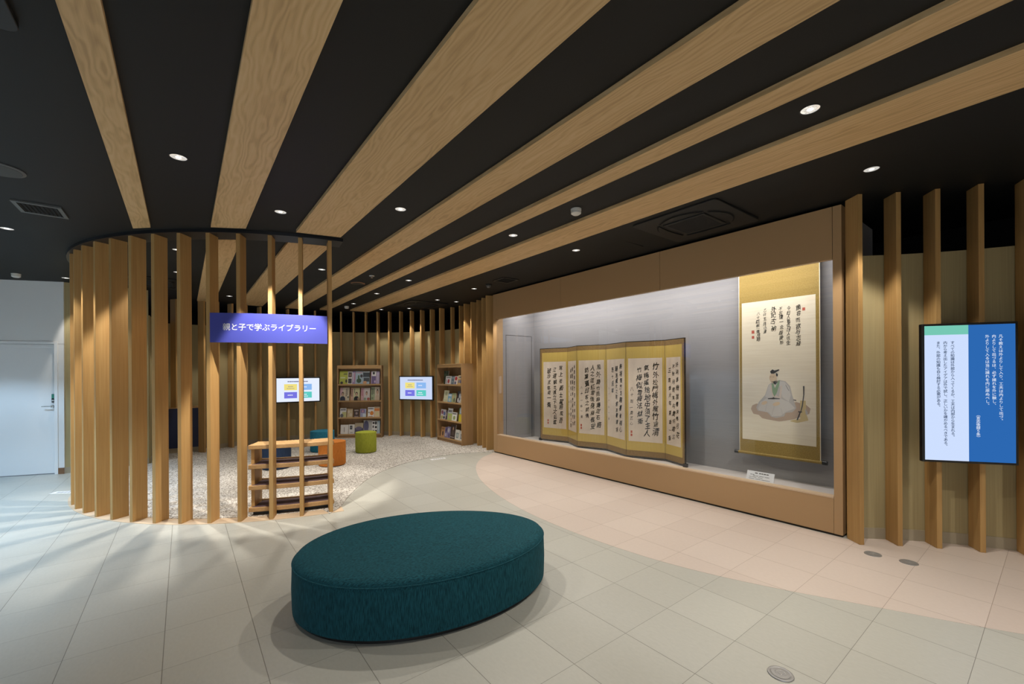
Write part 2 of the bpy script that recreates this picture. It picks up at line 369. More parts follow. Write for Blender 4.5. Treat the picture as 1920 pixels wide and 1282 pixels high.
# pink floor zone along the display case, bounded by a curve
bp = [(7.137, -5.03), (7.06, -4.95), (6.90, -4.62), (6.62, -4.32), (6.30, -4.05), (5.95, -3.83), (5.45, -3.57), (4.88, -3.37), (4.40, -3.245), (4.0, -3.17), (3.6, -3.125), (3.08, -3.11), (2.62, -3.135), (2.1, -3.205), (1.65, -3.335), (1.22, -3.515), (.8, -3.725), (.33, -3.945), (-.2, -4.24), (-1.0, -4.7), (-2.0, -5.5), (-2.4, -7.2), (1.25, -7.2), (1.25, -5.03)]
def smooth(pts, closed=False, it=2):
    for _ in range(it):
        q = [pts[0]]
        for a, b in zip(pts, pts[1:]): q += [tuple(.75*u+.25*v for u, v in zip(a, b)), tuple(.25*u+.75*v for u, v in zip(a, b))]
        pts = q+[pts[-1]]
    return pts
edge = smooth(bp[:20])
mb = MB(); mb.prism(edge+bp[20:], -.02, .0012); struct(mb.build('floor', M['pink_tile']))
# fitted carpet of the library alcove
ce = smooth([(5.18, -1.33), (5.325, -1.49), (5.65, -1.655), (5.98, -1.85), (6.30, -2.06), (6.58, -2.27), (6.93, -2.64), (7.15, -2.95), (7.31, -3.25), (7.44, -3.65), (7.49, -4.0), (7.46, -4.32), (7.36, -4.66), (7.16, -5.02)])
arcp = lambda c, r, a0, a1, n: [(c[0]+r*cos(radians(a0+(a1-a0)*i/n)), c[1]+r*sin(radians(a0+(a1-a0)*i/n))) for i in range(n+1)]
cp = ce+arcp(AC, 3.238, -113.5, 34, 60)+[(11.5, .44), (10.2, .44), (9.2, 1.05)]+arcp(DC, 2.88, 78, 169, 40)
mb = MB(); mb.prism(cp, -.02, .007)
tag(mb.build('carpet', M['carpet']), 'mottled beige loop carpet covering the round library corner', 'carpet', kind='stuff')
mb = MB(); mb.arc(DC, 2.87, 3.06, 80, 173.2, -.02, .004, 60); struct(mb.build('trim_1', M['threshold']))
mb = MB(); mb.prism([(-3.2, -7.4), (13.2, -7.4), (13.2, 4.4), (-3.2, 4.4)], lambda x, y: zc(y), lambda x, y: zc(y)+.12); struct(mb.build('ceiling', M['ceiling']))
mb = MB(); mb.arc(DC, 2.80, 3.062, 78, 173.3, lambda x, y: zc(y)-.034, lambda x, y: zc(y)+.01, 80); struct(mb.build('trim_2', M['ring'], smooth=30))
# outer walls
def wallbox(name, a, b, m): mb = MB(); mb.box(a, b); return struct(mb.build(name, m))
wallbox('wall_far', (13.0, -7.4, 0), (13.2, 1.4, 3.35), M['black'])
wallbox('wall_right', (-3.2, -7.4, 0), (13.2, -7.2, 3.35), M['black'])
mb = MB()
mb.box((-3.2, -7.4, 0), (-3.0, .3, 3.35)); mb.box((-3.2, 4.1, 0), (-3.0, 4.4, 3.35)); mb.box((-3.2, .3, 2.85), (-3.0, 4.1, 3.35))
struct(mb.build('wall_near', M['white_wall']))
mb = MB()
for k in range(5): mb.box((-3.13, .3+.935*k, 0), (-3.07, .36+.935*k, 2.85))
mb.box((-3.13, .3, 0), (-3.07, 4.1, .08)); mb.box((-3.13, .3, 2.79), (-3.07, 4.1, 2.85))
wf = struct(mb.build('added_window_1', M['chrome']))  # unseen window, added to go with the fill lamp
mb = MB(); mb.box((-3.105, .3, .06), (-3.095, 4.1, 2.8)); struct(mb.build('added_window_pane', M['glass'], wf))
wallbox('wall_left', (-3.2, 4.2, 0), (13.2, 4.4, 3.35), M['white_wall'])
# white wall with the service door
W0, WD = (10.078, 1.575), Vector((.319, .948, 0))
WM = frame((W0[0], W0[1], 0), -WD)      # local x runs to the right as seen from the room, y = into the wall; s = -x
mb = MB(); mb.box((-3.2, 0, 2.13), (0.02, .14, 3.2)); mb.box((-.055-0.045, 0, 0), (.02, .14, 2.14)); mb.box((-3.2, 0, 0), (-1.02, .14, 2.14))
struct(mb.build('wall_white', M['white_wall'], M=WM))
d = thing('door_1', 'white door', 'door', M=WM); del d['label'], d['category']; d['kind'] = 'structure'
mb = MB(); mb.box((-1.02, .05, .012), (-.10, .09, 2.075)); struct(mb.build('door_leaf', M['door'], d, bevel=.002))
mb = MB()
mb.box((-.10, -.012, 0), (-.055, .10, 2.175)); mb.box((-1.065, -.012, 0), (-1.02, .10, 2.175)); mb.box((-1.02, -.012, 2.13), (-.10, .10, 2.175)); mb.box((-1.02, .045, 2.075), (-.10, .10, 2.13))
struct(mb.build('door_frame', M['door'], d, bevel=.003))
mb = MB(); mb.box((-.155, .026, 1.175), (-.112, .05, 1.315)); lk = struct(mb.build('door_lock', M['dkgrey'], d, bevel=.004))
mb = MB(); mb.box((-.15, .018, 1.245), (-.117, .027, 1.31)); struct(mb.build('lock_cover', M['lockgreen'], lk, bevel=.003))
mb = MB(); mb.tube((-.1335, .017, 1.208), (-.1335, .027, 1.208), .014); struct(mb.build('lock_dial', M['chrome'], lk))
mb = MB(); mb.tube((-.137, .05, 1.115), (-.137, .0, 1.115), .022, 16); mb.tube((-.137, -.005, 1.115), (-.262, -.005, 1.115), .009, 12); struct(mb.build('door_handle', M['chrome'], d, smooth=40))
mb = MB(); mb.box((-.053, -.012, 0), (.02, 0, .1)); struct(mb.build('baseboard_white', M['brown'], M=WM))
# beige walls: short full-height return, then the low curved wall behind the fins, niche behind the counter
def wall_run(pts, th, z0, z1, name, m, base=None):
    # pts: inner face, listed so that the room lies on the left-hand side of travel
    n = len(pts); outp = []
    for i, p in enumerate(pts):
        a = Vector(pts[max(0, i-1)]); b = Vector(pts[min(n-1, i+1)]); t_ = (b-a).normalized(); outp.append((p[0]+t_.y*th, p[1]-t_.x*th))
    mb = MB(); k = 0
    for i in range(n): mb.v += [(*pts[i], z0), (*outp[i], z0), (*outp[i], z1), (*pts[i], z1)]
    for i in range(n-1):
        b = 4*i
        for q in range(4):
            p = (q+1) % 4; mb.f.append((b+q, b+p, b+4+p, b+4+q)); mb.m.append(0)
    mb.f += [(0, 3, 2, 1), (4*n-4, 4*n-3, 4*n-2, 4*n-1)]; mb.m += [0, 0]
    return struct(mb.build(name, m, smooth=35))
p_ret = [(10.225, .50), (10.083, 1.575)]
wall_run([(10.24, .50), (10.085, 1.57)], .16, 0, 3.17, 'wall_return', M['beige'])
wall_run([(10.236, .50), (10.078, 1.57)], .02, 0, .10, 'baseboard_return', M['skirt'])
low = [(7.235, -5.2)]+arcp(AC, 3.245, -112, 31, 60)+[(11.34, -.47), (11.62, -.44), (11.62, .46), (10.27, .48)]
wall_run(low, .09, 0, 2.715, 'wall_back', M['beige'])
lowb = [(7.228, -5.19)]+arcp(AC, 3.238, -112, 31, 60)+[(11.33, -.463), (11.613, -.433), (11.613, .453), (10.27, .473)]
wall_run(lowb, .012, 0, .10, 'baseboard_back', M['skirt'])
rw = [(RC[0]+3.225*cos(radians(a)), RC[1]+3.225*sin(radians(a))) for a in range(-125, -36, 3)]
rw = [p for p in rw if p[0] < 1.29]
wall_run(rw+[(1.272, -5.115)], .09, 0, 2.72, 'wall_alcove', M['beige'])
rb = [(RC[0]+3.217*cos(radians(a)), RC[1]+3.217*sin(radians(a))) for a in range(-125, -36, 3)]
wall_run([p for p in rb if p[0] < 1.285]+[(1.266, -5.11)], .012, 0, .105, 'baseboard_alcove', M['skirt'])

# ------------------------------------------------------------------ ceiling planks
def plank(y0, y1, x0, x1, label, skew0=None, skew1=None):
    # ends may be cut at a slant to follow the ring: (x at y0, x at y1)
    a0, b0 = skew0 or (x0, x0); a1, b1 = skew1 or (x1, x1)
    cy = (y0+y1)/2
    pts = [(a0-2, y0-cy), (a1-2, y0-cy), (b1-2, y1-cy), (b0-2, y1-cy)]
    mb = MB(); z0 = lambda x, y: zc(y+cy)-zc(cy)-.032; z1 = lambda x, y: zc(y+cy)-zc(cy)+.004
    mb.prism(pts, z0, z1); o = mb.build('ceiling_plank', M['plank']); o.location = (2, cy, zc(cy))
    return tag(o, label, 'ceiling plank', 'oak planks on the black ceiling')
def ringx(y, r=3.215): return DC[0]-sqrt(r*r-(y-DC[1])**2)
NX = -2.6
plank(.262, .408, 0, 0, 'leftmost and narrowest oak ceiling plank, ending at the round screen', (NX, NX), (ringx(.262), ringx(.408)))
plank(-.532, -.235, 0, 0, 'oak ceiling plank second from the left, between camera and round screen', (NX, NX), (ringx(-.532), ringx(-.235)))
plank(-1.428, -.985, 0, 0, 'wide oak ceiling plank third from the left, ending above the violet sign', (NX, NX), (ringx(-1.428), ringx(-.985)))
plank(-.532, -.235, 0, 0, 'oak ceiling plank inside the round screen, left of the other one there', (ringx(-.532, 2.79), ringx(-.235, 2.79)), (11.0, 11.0))
plank(-1.428, -.985, 0, 0, 'wide oak ceiling plank inside the round screen, seen behind the violet sign', (ringx(-1.428, 2.79), ringx(-.985, 2.79)), (11.12, 11.12))
plank(-2.215, -1.905, NX, 11.15, 'long oak ceiling plank just right of the round screen, fourth from the left')
plank(-2.82, -2.635, NX, 11.05, 'narrow long oak ceiling plank, fifth from the left')
plank(-3.765, -3.302, NX, 10.86, 'widest long oak ceiling plank, rightmost, nearest the display case')

# ------------------------------------------------------------------ wooden fins
def fin(c, r, ang, label, group, z0=.0, depth=.16, th=.04, inward=True, first=[None], ztop=None):
    a = radians(ang); p = (c[0]+r*cos(a), c[1]+r*sin(a))
    zt = (ztop or zc(p[1]+(0))-.002)
    key = round(zt-z0, 2)
    mb = MB(); mb.box((0, -th/2, 0), (depth, th/2, zt-z0))
    o = mb.build('wooden_fin', M['fin'], bevel=.002); o.location = (p[0], p[1], z0); o.rotation_euler = (0, 0, a if inward else a+pi)
    return tag(o, label, 'fin', group)
ORD = ['first', 'second', 'third', 'fourth', 'fifth', 'sixth', 'seventh', 'eighth', 'ninth', 'tenth', 'eleventh', 'twelfth', 'thirteenth', 'fourteenth', 'fifteenth', 'sixteenth', 'seventeenth', 'eighteenth', 'nineteenth', 'twentieth', 'twenty-first', 'twenty-second', 'twenty-third', 'twenty-fourth', 'twenty-fifth', 'twenty-sixth', 'twenty-seventh']
DA = [102.2, 107.45, 113.15, 118.95, 124.5, 130.1, 135.65, 141.2, 147.0, 152.75, 158.65, 164.4, 170.25]
for i, a in enumerate(DA):
    extra = [', at its far end', '', '', '', '', '', '', '', ', at the left sign end', ', left of the low shelf', '', '', ', at its right end'][i]
    a2 = a+.38
    rr = 3.04
    p = (DC[0]+rr*cos(radians(a2)), DC[1]+rr*sin(radians(a2)))
    fin(DC, rr, a2, ('beech fin of the round screen, %s from the left%s' % (ORD[i], extra)).strip(), 'fins of the round screen', z0=.004, inward=False, ztop=zc(p[1])-.034)
BA = [36.6-5.646*k for k in range(27)]
for k, a in enumerate(BA):
    p = (AC[0]+3.05*cos(radians(a)), AC[1]+3.05*sin(radians(a)))
    fin(AC, 3.135 if k in (20, 21) else 3.05, a, 'tall beech fin on the curved back wall, %s from the navy counter' % ORD[k] if k < 10 else 'tall beech fin on the curved back wall, %s from the display case' % ORD[26-k], 'fins on the curved back wall', z0=.007, depth=.105 if k in (20, 21) else .16, ztop=zc(p[1])-.003)
mb = MB(); mb.box((0, -.02, 0), (.16, .02, zc(.1)-.005-.95)); o = mb.build('wooden_fin', M['fin'], bevel=.002); o.location = (11.10, .10, .95); o.rotation_euler = (0, 0, radians(35))
tag(o, 'shorter beech fin standing on the navy counter', 'fin', 'fins on the curved back wall')
for k, a in enumerate([-40.1, -46.25, -52.0, -57.75, -63.5, -69.3, -75.]):
    p = (RC[0]+3.055*cos(radians(a)), RC[1]+3.055*sin(radians(a)))
    if k > 4: break
    fin(RC, 3.055, a, 'beech fin right of the display case, %s from it%s' % (ORD[k], ['', '', '', '', ', cut by the picture edge'][k]), 'fins right of the display case', z0=.0014, ztop=zc(p[1])-.003)

# navy counter in the niche at the back left
t = thing('counter', 'low navy counter with thin wooden top at the back left of the library corner', 'counter', M=frame((11.235, .27, 0), (-.10, -.995, 0)))
mb = MB(); mb.box((0, 0, .105), (.60, .35, .925)); mb.build('body', M['navy'], t)
mb = MB(); mb.box((0, .012, .007), (.60, .34, .105)); mb.build('plinth', M['skirt'], t)
mb = MB(); mb.box((-.005, -.02, .925), (.62, .36, .95)); mb.build('top', M['board'], t, bevel=.003)

# ------------------------------------------------------------------ violet sign on the round screen
s0, s1, zl, zh = 147.95, 170.0, 1.962, 2.281
t = thing('hanging_sign', 'violet curved sign with white Japanese lettering hung across the round screen', 'sign')
mb = MB(); mb.arc(DC, 3.043, 3.060, s0, s1, zl, zh, 40); mb.build('board', M['sign'], t, smooth=30)
mb = MB(); R_ = 3.0615; L_ = radians(s1-s0)*R_; txt = '親と子で学ぶライブラリー'
u0, u1 = (418-394)/(615.5-394)*L_, (594-394)/(615.5-394)*L_; st = (u1-u0)/len(txt)
flat = MB()
for i, ch in enumerate(txt): put(flat, ch, u0+st*(i+.5), (zl+zh)/2+.008, st*1.02, st*1.06, bold=.006)
mb.f, mb.m = flat.f, flat.m
for (x, y, z) in flat.v:
    a = radians(s0)+x/R_; mb.v.append((DC[0]+R_*cos(a), DC[1]+R_*sin(a), y))
mb.build('lettering', M['white_l'], t, fix=False)

# ------------------------------------------------------------------ low curved shelf behind the screen
t = thing('curved_shelf', 'low curved open shelf of light wood behind the right end of the round screen', 'shelf')
a0, a1, rf, rbk = 153.6, 171.6, 2.872, 2.575
def shelfboard(name, z0, z1, mat, ra=rbk, rb=rf, b0=a0, b1=a1, par=t, bev=.004):
    mb = MB(); mb.arc(DC, ra, rb, b0, b1, z0, z1, 24); return mb.build(name, mat, par, smooth=30, bevel=bev)
shelfboard('top', .762, .808, M['board'])
for z0 in (.537, .299, .052):
    s = shelfboard('shelf', z0, z0+.048, M['board'])
    shelfboard('plum_sheet', z0+.0485, z0+.051, M['plum'], rbk+.02, rf-.018, a0+.6, a1-.6, s, None)  # thin dark plum sheet laid on each lower shelf board
    shelfboard('back_lip', z0+.048, z0+.068, M['board'], rbk, rbk+.016, a0+.5, a1-.5, s, None)
for b0, b1 in ((a0+.3, a0+1.0), (a1-1.0, a1-.3)):
    mb = MB(); mb.arc(DC, rbk+.012, rf-.045, b0, b1, .052, .762, 2); mb.build('side_panel', M['fin'], t)
mb = MB(); mb.arc(DC, rbk+.03, rf-.06, a0+.6, a1-.6, .007, .052, 24); mb.build('plinth', M['satin_black'], t)

# ------------------------------------------------------------------ large oval ottoman
OC, OA, OB, OP, OE = (2.930, -1.454), .916, .643, -1.871, -.078
def oval(s):
    def f(a):
        return (OA*s*cos(a), OB*s*(1+OE*cos(a))*sin(a))
    return f
def ring_prof(mb, prof, n=96):
    k = len(mb.v); m = len(prof)
    for i in range(n):
        a = 2*pi*i/n
        for d, z in prof:   # d = inset in metres
            x, y = oval(1)(a); nx, ny = cos(a)/OA, sin(a)/OB; l = hypot(nx, ny); e = min(d, .06); k_ = 1-(d-e)/OB; mb.v.append(((x-nx/l*e)*k_, (y-ny/l*e)*k_, z))
    for i in range(n):
        j = (i+1) % n
        for q in range(m-1): mb.f.append((k+i*m+q, k+j*m+q, k+j*m+q+1, k+i*m+q+1)); mb.m.append(0)
    mb.f.append(tuple(k+i*m+m-1 for i in range(n))); mb.f.append(tuple(k+i*m for i in range(n-1, -1, -1))); mb.m += [0, 0]
t = thing('ottoman', 'large oval dark teal upholstered bench in the middle of the tiled floor', 'ottoman', (*OC, 0), OP)
mb = MB(); ring_prof(mb, [(.012, .028), (.002, .034), (0, .06), (-.004, .18), (0, .318), (.004, .345), (.018, .366), (.05, .379), (.15, .386), (.3, .389), (.45, .390), (.58, .3905)])
mb.build('upholstery', M['teal'], t, smooth=50)
mb = MB(); ring_prof(mb, [(.03, .0), (.03, .03)]); mb.build('plinth', M['satin_black'], t)
mb = MB()
k = 96; pr = [(-.0005, .3405), (-.003, .343), (-.0005, .3455)]
ring_prof(mb, [(.006, .341), (-.001, .3415), (-.0025, .3435), (-.001, .3455), (.006, .346)]); mb.build('seam', M['teal'], t, smooth=60)

# ------------------------------------------------------------------ round stools
def stool(c, r, h, mat, label):
    t = thing('stool', label, 'stool', (*c, .007), 0, 'round stools on the carpet')
    mb = MB(); mb.lathe([(r*.97, .012), (r, .03), (r*1.005, h*.5), (r, h-.03), (r*.992, h-.012), (r*.975, h-.004)], n=48); mb.build('body', mat, t, smooth=50)
    mb = MB(); mb.lathe([(r*.985, h-.008), (r*.97, h), (r*.8, h+.008), (r*.4, h+.012)], n=48); mb.build('seat', mat, t, smooth=60)
    mb = MB(); mb.lathe([(r*.994, h-.012), (r*1.006, h-.007), (r*.994, h-.002)], n=48); mb.build('piping', mat, t, smooth=60)
    mb = MB(); mb.lathe([(r*.9, 0), (r*.9, .014)], n=32); mb.build('base', M['satin_black'], t)
stool((8.82, -2.985), .207, .415, M['green'], 'lime green round stool alone in front of the left bookcase')
stool((7.95, -2.09), .226, .42, M['orange'], 'orange round stool behind the right end of the low curved shelf')
stool((9.53, -2.31), .235, .425, M['blue_f'], 'bright blue round stool behind the orange one')
stool((8.295, -1.264), .228, .42, M['navy_f'], 'dark navy round stool seen through the low curved shelf')

# ------------------------------------------------------------------ display case
X0, X1 = 1.309, 7.157; SZ, WZ, TZ = .379, 2.71, 3.222; BY = -6.06; FZ = .24
t = thing('display_case', 'long built-in glass display case in a bronze frame along the right wall', 'display case')
for a, b in ((5.18, 7.035), (3.29, 5.18), (1.382, 3.29)):
    mb = MB(); mb.box((a+.0025, CY-.05, WZ), (b-.0025, CY, TZ)); mb.build('fascia_panel', M['bronze'], t)
mb = MB(); mb.box((1.384, CY-.062, WZ+.002), (7.033, CY-.052, TZ-.01)); mb.build('fascia_backing', M['gap'], t)
mb = MB(); mb.box((X0, CY-.16, .02), (1.380, CY, TZ)); mb.build('stile', M['bronze'], t)
mb = MB(); mb.box((7.037, CY-.16, .02), (X1, CY, TZ)); mb.build('stile', M['bronze'], t)
mb = MB(); mb.box((1.3825, CY-.06, .022), (7.0345, CY, SZ-.014)); mb.build('plinth_panel', M['bronze'], t)
mb = MB(); mb.box((1.3825, CY-.10, SZ-.014), (7.0345, CY+.002, SZ)); mb.build('sill', M['sill'], t)
mb = MB(); mb.box((X0+.01, CY-.08, 0), (X1-.01, CY-.012, .022)); mb.build('kick_recess', M['gap'], t)
for a, b in ((1.382, 4.2085), (4.2115, 7.035)):
    mb = MB(); mb.box((a, CY-.034, SZ), (b, CY-.024, WZ+.04)); mb.build('glass_pane', M['glass'], t)
mb = MB(); mb.box((X0, BY-.08, 0), (X1+.02, BY, 3.2)); mb.build('back_panel', M['case_in'], t)
mb = MB(); mb.box((7.06, BY, FZ), (X1+.02, CY-.17, 3.2)); sp = mb.build('end_panel', M['case_in'], t)
mb = MB(); mb.box((X0, BY, 0), (1.36, CY-.165, 3.2)); mb.build('end_panel', M['case_in'], t)
# access door outlined in the far end panel
mb = MB()
for a, b in (((7.057, -5.99, FZ), (7.0605, -5.984, 2.41)), ((7.057, -5.30, FZ), (7.0605, -5.294, 2.41)), ((7.057, -5.99, 2.404), (7.0605, -5.294, 2.41))): mb.box(a, b)
mb.build('door_joint', M['gap'], sp)
mb = MB(); mb.box((1.36, BY, FZ-.05), (7.06, CY-.10, FZ)); mb.build('deck', M['case_floor'], t)
mb = MB(); mb.box((1.36, BY, 3.10), (7.06, CY-.06, 3.16)); mb.build('inner_ceiling', M['white_wall'], t)
mb = MB(); mb.box((1.5, -5.58, 3.07), (6.95, -5.42, 3.098)); mb.build('light_strip', M['white_p'], t)
for i in range(2):
    area('case_strip_light', (2.9+2.72*i, -5.50, 3.06), (radians(-20), 0, 0), 2.6, .10, CASE_P, CASEW, t)

# ------------------------------------------------------------------ folding screen with calligraphy
rnd = random.Random(3)
FX = [(6.575, -5.80), (5.94, -5.965), (5.475, -5.735), (4.928, -5.90), (4.345, -5.69), (3.772, -5.90), (3.347, -5.735)]
SH = 1.875
scr = thing('folding_screen', 'six-panel gold folding screen with black ink calligraphy in the display case', 'folding screen', (0, 0, 0))
TXT = [
 (['席上掛画士當經風吾', '江遠観花清立下与文弘富', '破沙流年遊一斎'], .105, None),
 (['梅清風雪竹月花香自然', '清香満庭春色新年大吉', '松風明月山水人家之情'], .085, '八十一翁一斎'),
 (['風外聽竹雨餘護並石語', '人之湿紅雪後身梅長安', '訪葉賓邸客之閑情'], .125, '八十一翁一斎'),
 (['梅境復方生趣書會梅心', '歸居龍女之有信言書情境', '若十段摩'], .09, '八十一翁一斎'),
 (['竹外松門梅外屋竹涵清', '氣梅搖捨地中須了主人', '竹梅似雪梅法似衛'], .14, '八十翁一斎正心'),
 (['好消息幾度春来春月花', '不秋月情実与黄何處三', '三度憶火年夏雄一斎'], .11, None)]
for i in range(6):
    a, b = Vector((*FX[i], FZ)), Vector((*FX[i+1], FZ)); w = (b-a).length
    PM = frame(a, b-a)
    mb = MB(); mb.box((.002, 0, .012), (w-.002, .022, SH)); pn = mb.build('panel', M['lacquer'], scr, M=PM)
    eL = .055 if i == 0 else .004; eR = .055 if i == 5 else .004
    def sheet(name, x0, x1, z0, z1, y, mat, par):
        mb = MB(); mb.poly([(x0, y, z0), (x1, y, z0), (x1, y, z1), (x0, y, z1)]); return mb.build(name, mat, par, fix=False)
    sheet('brocade_border', .012 if i == 0 else .002, w-(.012 if i == 5 else .002), .035, SH-.012, -.0008, M['brocade'], pn)
    sheet('gold_field', eL, w-eR, .125, SH-.09, -.0016, M['gold'], pn)
    m0, m1 = eL+.035, eR+.035
    sheet('paper', m0, w-m1, .27, SH-.275, -.0024, M['paper'], pn)
    cols, size, sig = TXT[i]
    cw = (w-m0-m1); n = len(cols); put_ink = lambda mb: mb.build('calligraphy_line', M['ink'], pn, M=Matrix.Translation((0, -.0034, 0)) @ UPR, fix=False)
    for c, tx in enumerate(cols):
        step = cw*.84/(n+(.6 if sig else .15)); x = w-m1-cw*.09-step*(c+.5)
        top = SH-.34-(.03*c); bot = top-(1.16 if len(tx) >= 9 else 1.16*len(tx)/10.)
        mb = MB(); brush(mb, tx, x, top, bot, min(size, step*.9), rnd, .018); put_ink(mb)
    if sig: mb = MB(); brush(mb, sig, m0+cw*.10, SH-.72, SH-1.36, size*.5, rnd, .006); put_ink(mb)
    if i in (0, 2, 4):
        mb = MB(); sx = m0+cw*(.09 if sig else .2); mb.box((sx-.014, -.0036, .40), (sx+.014, -.0028, .44)); mb.box((sx-.014, -.0036, .35), (sx+.014, -.0028, .388)); mb.build('seal', M['seal'], pn)
for (x, y) in (FX[0], FX[6]):
    mb = MB(); mb.box((x-.03, y-.03, FZ), (x+.03, y+.012, FZ+.05)); mb.build('corner_fitting', M['lacquer'], scr)

# ------------------------------------------------------------------ hanging scroll
KY = -5.955
sc_ = thing('hanging_scroll', 'tall hanging scroll with a seated robed figure and calligraphy in the display case', 'scroll', M=frame((2.685, KY, 0), (-1, 0, 0)))
SWD = .93                                     # local x 0..SWD to the right
def sh(name, x0, x1, z0, z1, y, mat, par=sc_):
    mb = MB(); mb.box((x0, y, z0), (x1, y+.0006, z1)); return mb.build(name, mat, par)
sh('mounting', 0, SWD, .535, 3.05, 0, M['olive_brocade'])
for x in (0, SWD-.008): sh('edge_strip', x, x+.008, .535, 3.05, -.0012, M['scroll_paper'])
pp = sh('picture_sheet', .040, SWD-.045, .715, 2.53, -.0012, M['scroll_paper'])
mb = MB(); mb.tube((-.012, .006, .535), (SWD+.012, .006, .535), .019, 20); ro = mb.build('roller', M['olive_brocade'], sc_, smooth=40)
for x0, x1 in ((-.062, -.012), (SWD+.012, SWD+.062)):
    mb = MB(); mb.tube((x0, .006, .535), (x1, .006, .535), .024, 20); mb.build('roller_knob', M['lacquer'], ro, smooth=40)
mb = MB(); mb.tube((SWD*.5, .02, 2.9), (SWD*.5, .02, 3.095), .004); mb.build('cord', M['ink'], sc_)
# writing, right to left
rnd = random.Random(11)
for tx, px, y0, y1, s in (('顔容而欲与志経', 1496, 569, 641, .072), ('今日人猶吾日人往生', 1480, 571, 641, .06), ('不忘情一念誤後形', 1465.5, 573, 642, .06), ('外記古衲', 1451.5, 574, 620, .075), ('乙卯五月小満', 1435, 577, 624, .05), ('八十四翁一斎拝題', 1421.5, 585, 639, .055)):
    mb = MB(); brush(mb, tx, (px-1388)/138*.845+.040, 2.53-(y0-(570-20*(px-1388)/138))*.0070, 2.53-(y1-(570-20*(px-1388)/138))*.0070, s, rnd, .010, .95)
    mb.build('calligraphy_line', M['ink'], pp, M=Matrix.Translation((0, -.0022, 0)) @ UPR, fix=False)
mb = MB()
for px, py, s in ((1411, 623, .034), (1411, 633, .03), (1506, 576, .03)):
    x = (px-1388)/138*.845+.04; z = 2.53-(py-(570-20*(px-1388)/138))*.0070; mb.poly([(x-s/2, -.0022, z-s/2*1.2), (x+s/2, -.0022, z-s/2*1.2), (x+s/2, -.0022, z+s/2*1.2), (x-s/2, -.0022, z+s/2*1.2)])
mb.build('seal', M['seal'], pp, fix=False)
# seated figure painted in thin colour, laid down as flat shapes of pigment on the sheet
paint = MB(); pm = [colour(c, .85) for c in ((.48, .35, .25), (.60, .56, .51), (.24, .36, .20), (.68, .51, .33), (.035, .03, .028), (.62, .48, .22), (.48, .445, .41), (.64, .53, .44), (.74, .67, .57))]
def P(i, pts, lay):      # pts in pixels of the close-up (1390,670) x6.747
    q = []
    for a, b in pts:
        px, py = 1390+a/6.747, 670+b/6.747
        u = (px-1388)/138; ytop = 570-20*u; ybot = 824+12*u
        q.append((u*.845+.04, -.0018-.00022*lay, 2.53-(py-ytop)/(ybot-ytop)*1.815))
    paint.poly(q, i)
el = lambda cx, cy, rx, ry, n=20, rot=0: [(cx+rx*cos(2*pi*k/n)*cos(rot)-ry*sin(2*pi*k/n)*sin(rot), cy+rx*cos(2*pi*k/n)*sin(rot)+ry*sin(2*pi*k/n)*cos(rot)) for k in range(n)][::-1]
P(0, [(108, 660), (125, 615), (185, 590), (330, 620), (560, 600), (690, 560), (800, 590), (855, 640), (840, 705), (760, 740), (660, 780), (560, 800), (480, 812), (360, 795), (260, 775), (215, 735), (140, 720)][::-1], 0)
P(6, [(180, 640), (215, 570), (300, 480), (345, 350), (380, 325), (485, 285), (560, 300), (615, 360), (640, 470), (690, 640), (640, 690), (560, 700), (540, 745), (440, 770), (380, 755), (330, 700), (200, 680)][::-1], 1)
P(1, [(205, 650), (240, 570), (320, 520), (420, 540), (500, 520), (600, 560), (675, 640), (560, 690), (500, 740), (390, 750), (350, 700), (215, 675)][::-1], 2)
P(1, [(470, 300), (550, 305), (600, 370), (625, 470), (600, 560), (520, 500), (500, 400)][::-1], 2)
P(1, [(350, 350), (375, 335), (385, 420), (420, 500), (340, 520), (300, 500)][::-1], 2)
P(7, [(362, 360), (385, 340), (420, 470), (480, 500), (500, 350), (520, 360), (505, 520), (400, 500)][::-1], 3)
P(2, [(385, 335), (408, 330), (425, 390), (470, 300), (490, 285), (485, 340), (450, 450), (420, 500), (395, 440)][::-1], 4)
P(8, [(410, 330), (465, 300), (430, 385)][::-1], 5)
P(3, el(405, 265, 48, 62, 22, -.15), 5); P(3, [(400, 310), (450, 290), (470, 300), (430, 350)][::-1], 5)
P(4, [(440, 195), (468, 210), (462, 240), (445, 235)][::-1], 6)
P(4, [(366, 178), (398, 152), (425, 165), (480, 148), (486, 160), (440, 190), (420, 205), (380, 207)][::-1], 7)
for (a, b) in (((365, 247), (385, 243)), ((398, 247), (420, 245)), ((385, 308), (410, 306))): P(4, [(a[0], a[1]), (a[0], a[1]+4), (b[0], b[1]+4), (b[0], b[1])], 7)
P(3, el(290, 580, 40, 22, 16, -.4), 6); P(3, el(445, 590, 48, 24, 16, -.3), 6)
P(4, [(335, 520), (395, 515), (410, 503), (425, 515), (490, 520), (490, 528), (425, 527), (405, 530), (340, 531)][::-1], 7)
P(5, [(735, 540), (800, 540), (805, 700), (830, 790), (700, 825), (610, 805), (640, 790), (735, 770)][::-1], 1)
P(4, [(770, 355), (786, 355), (783, 470), (765, 610), (745, 690), (735, 690), (755, 600), (772, 470)][::-1], 8)
P(4, [(712, 675), (757, 680), (757, 692), (712, 690)][::-1], 8)
P(4, [(728, 690), (742, 692), (706, 790), (692, 786)][::-1], 8)
P(4, [(655, 528), (690, 534), (688, 546), (655, 538)][::-1], 8); P(6, [(790, 640), (825, 690), (820, 720), (800, 715)][::-1], 8)
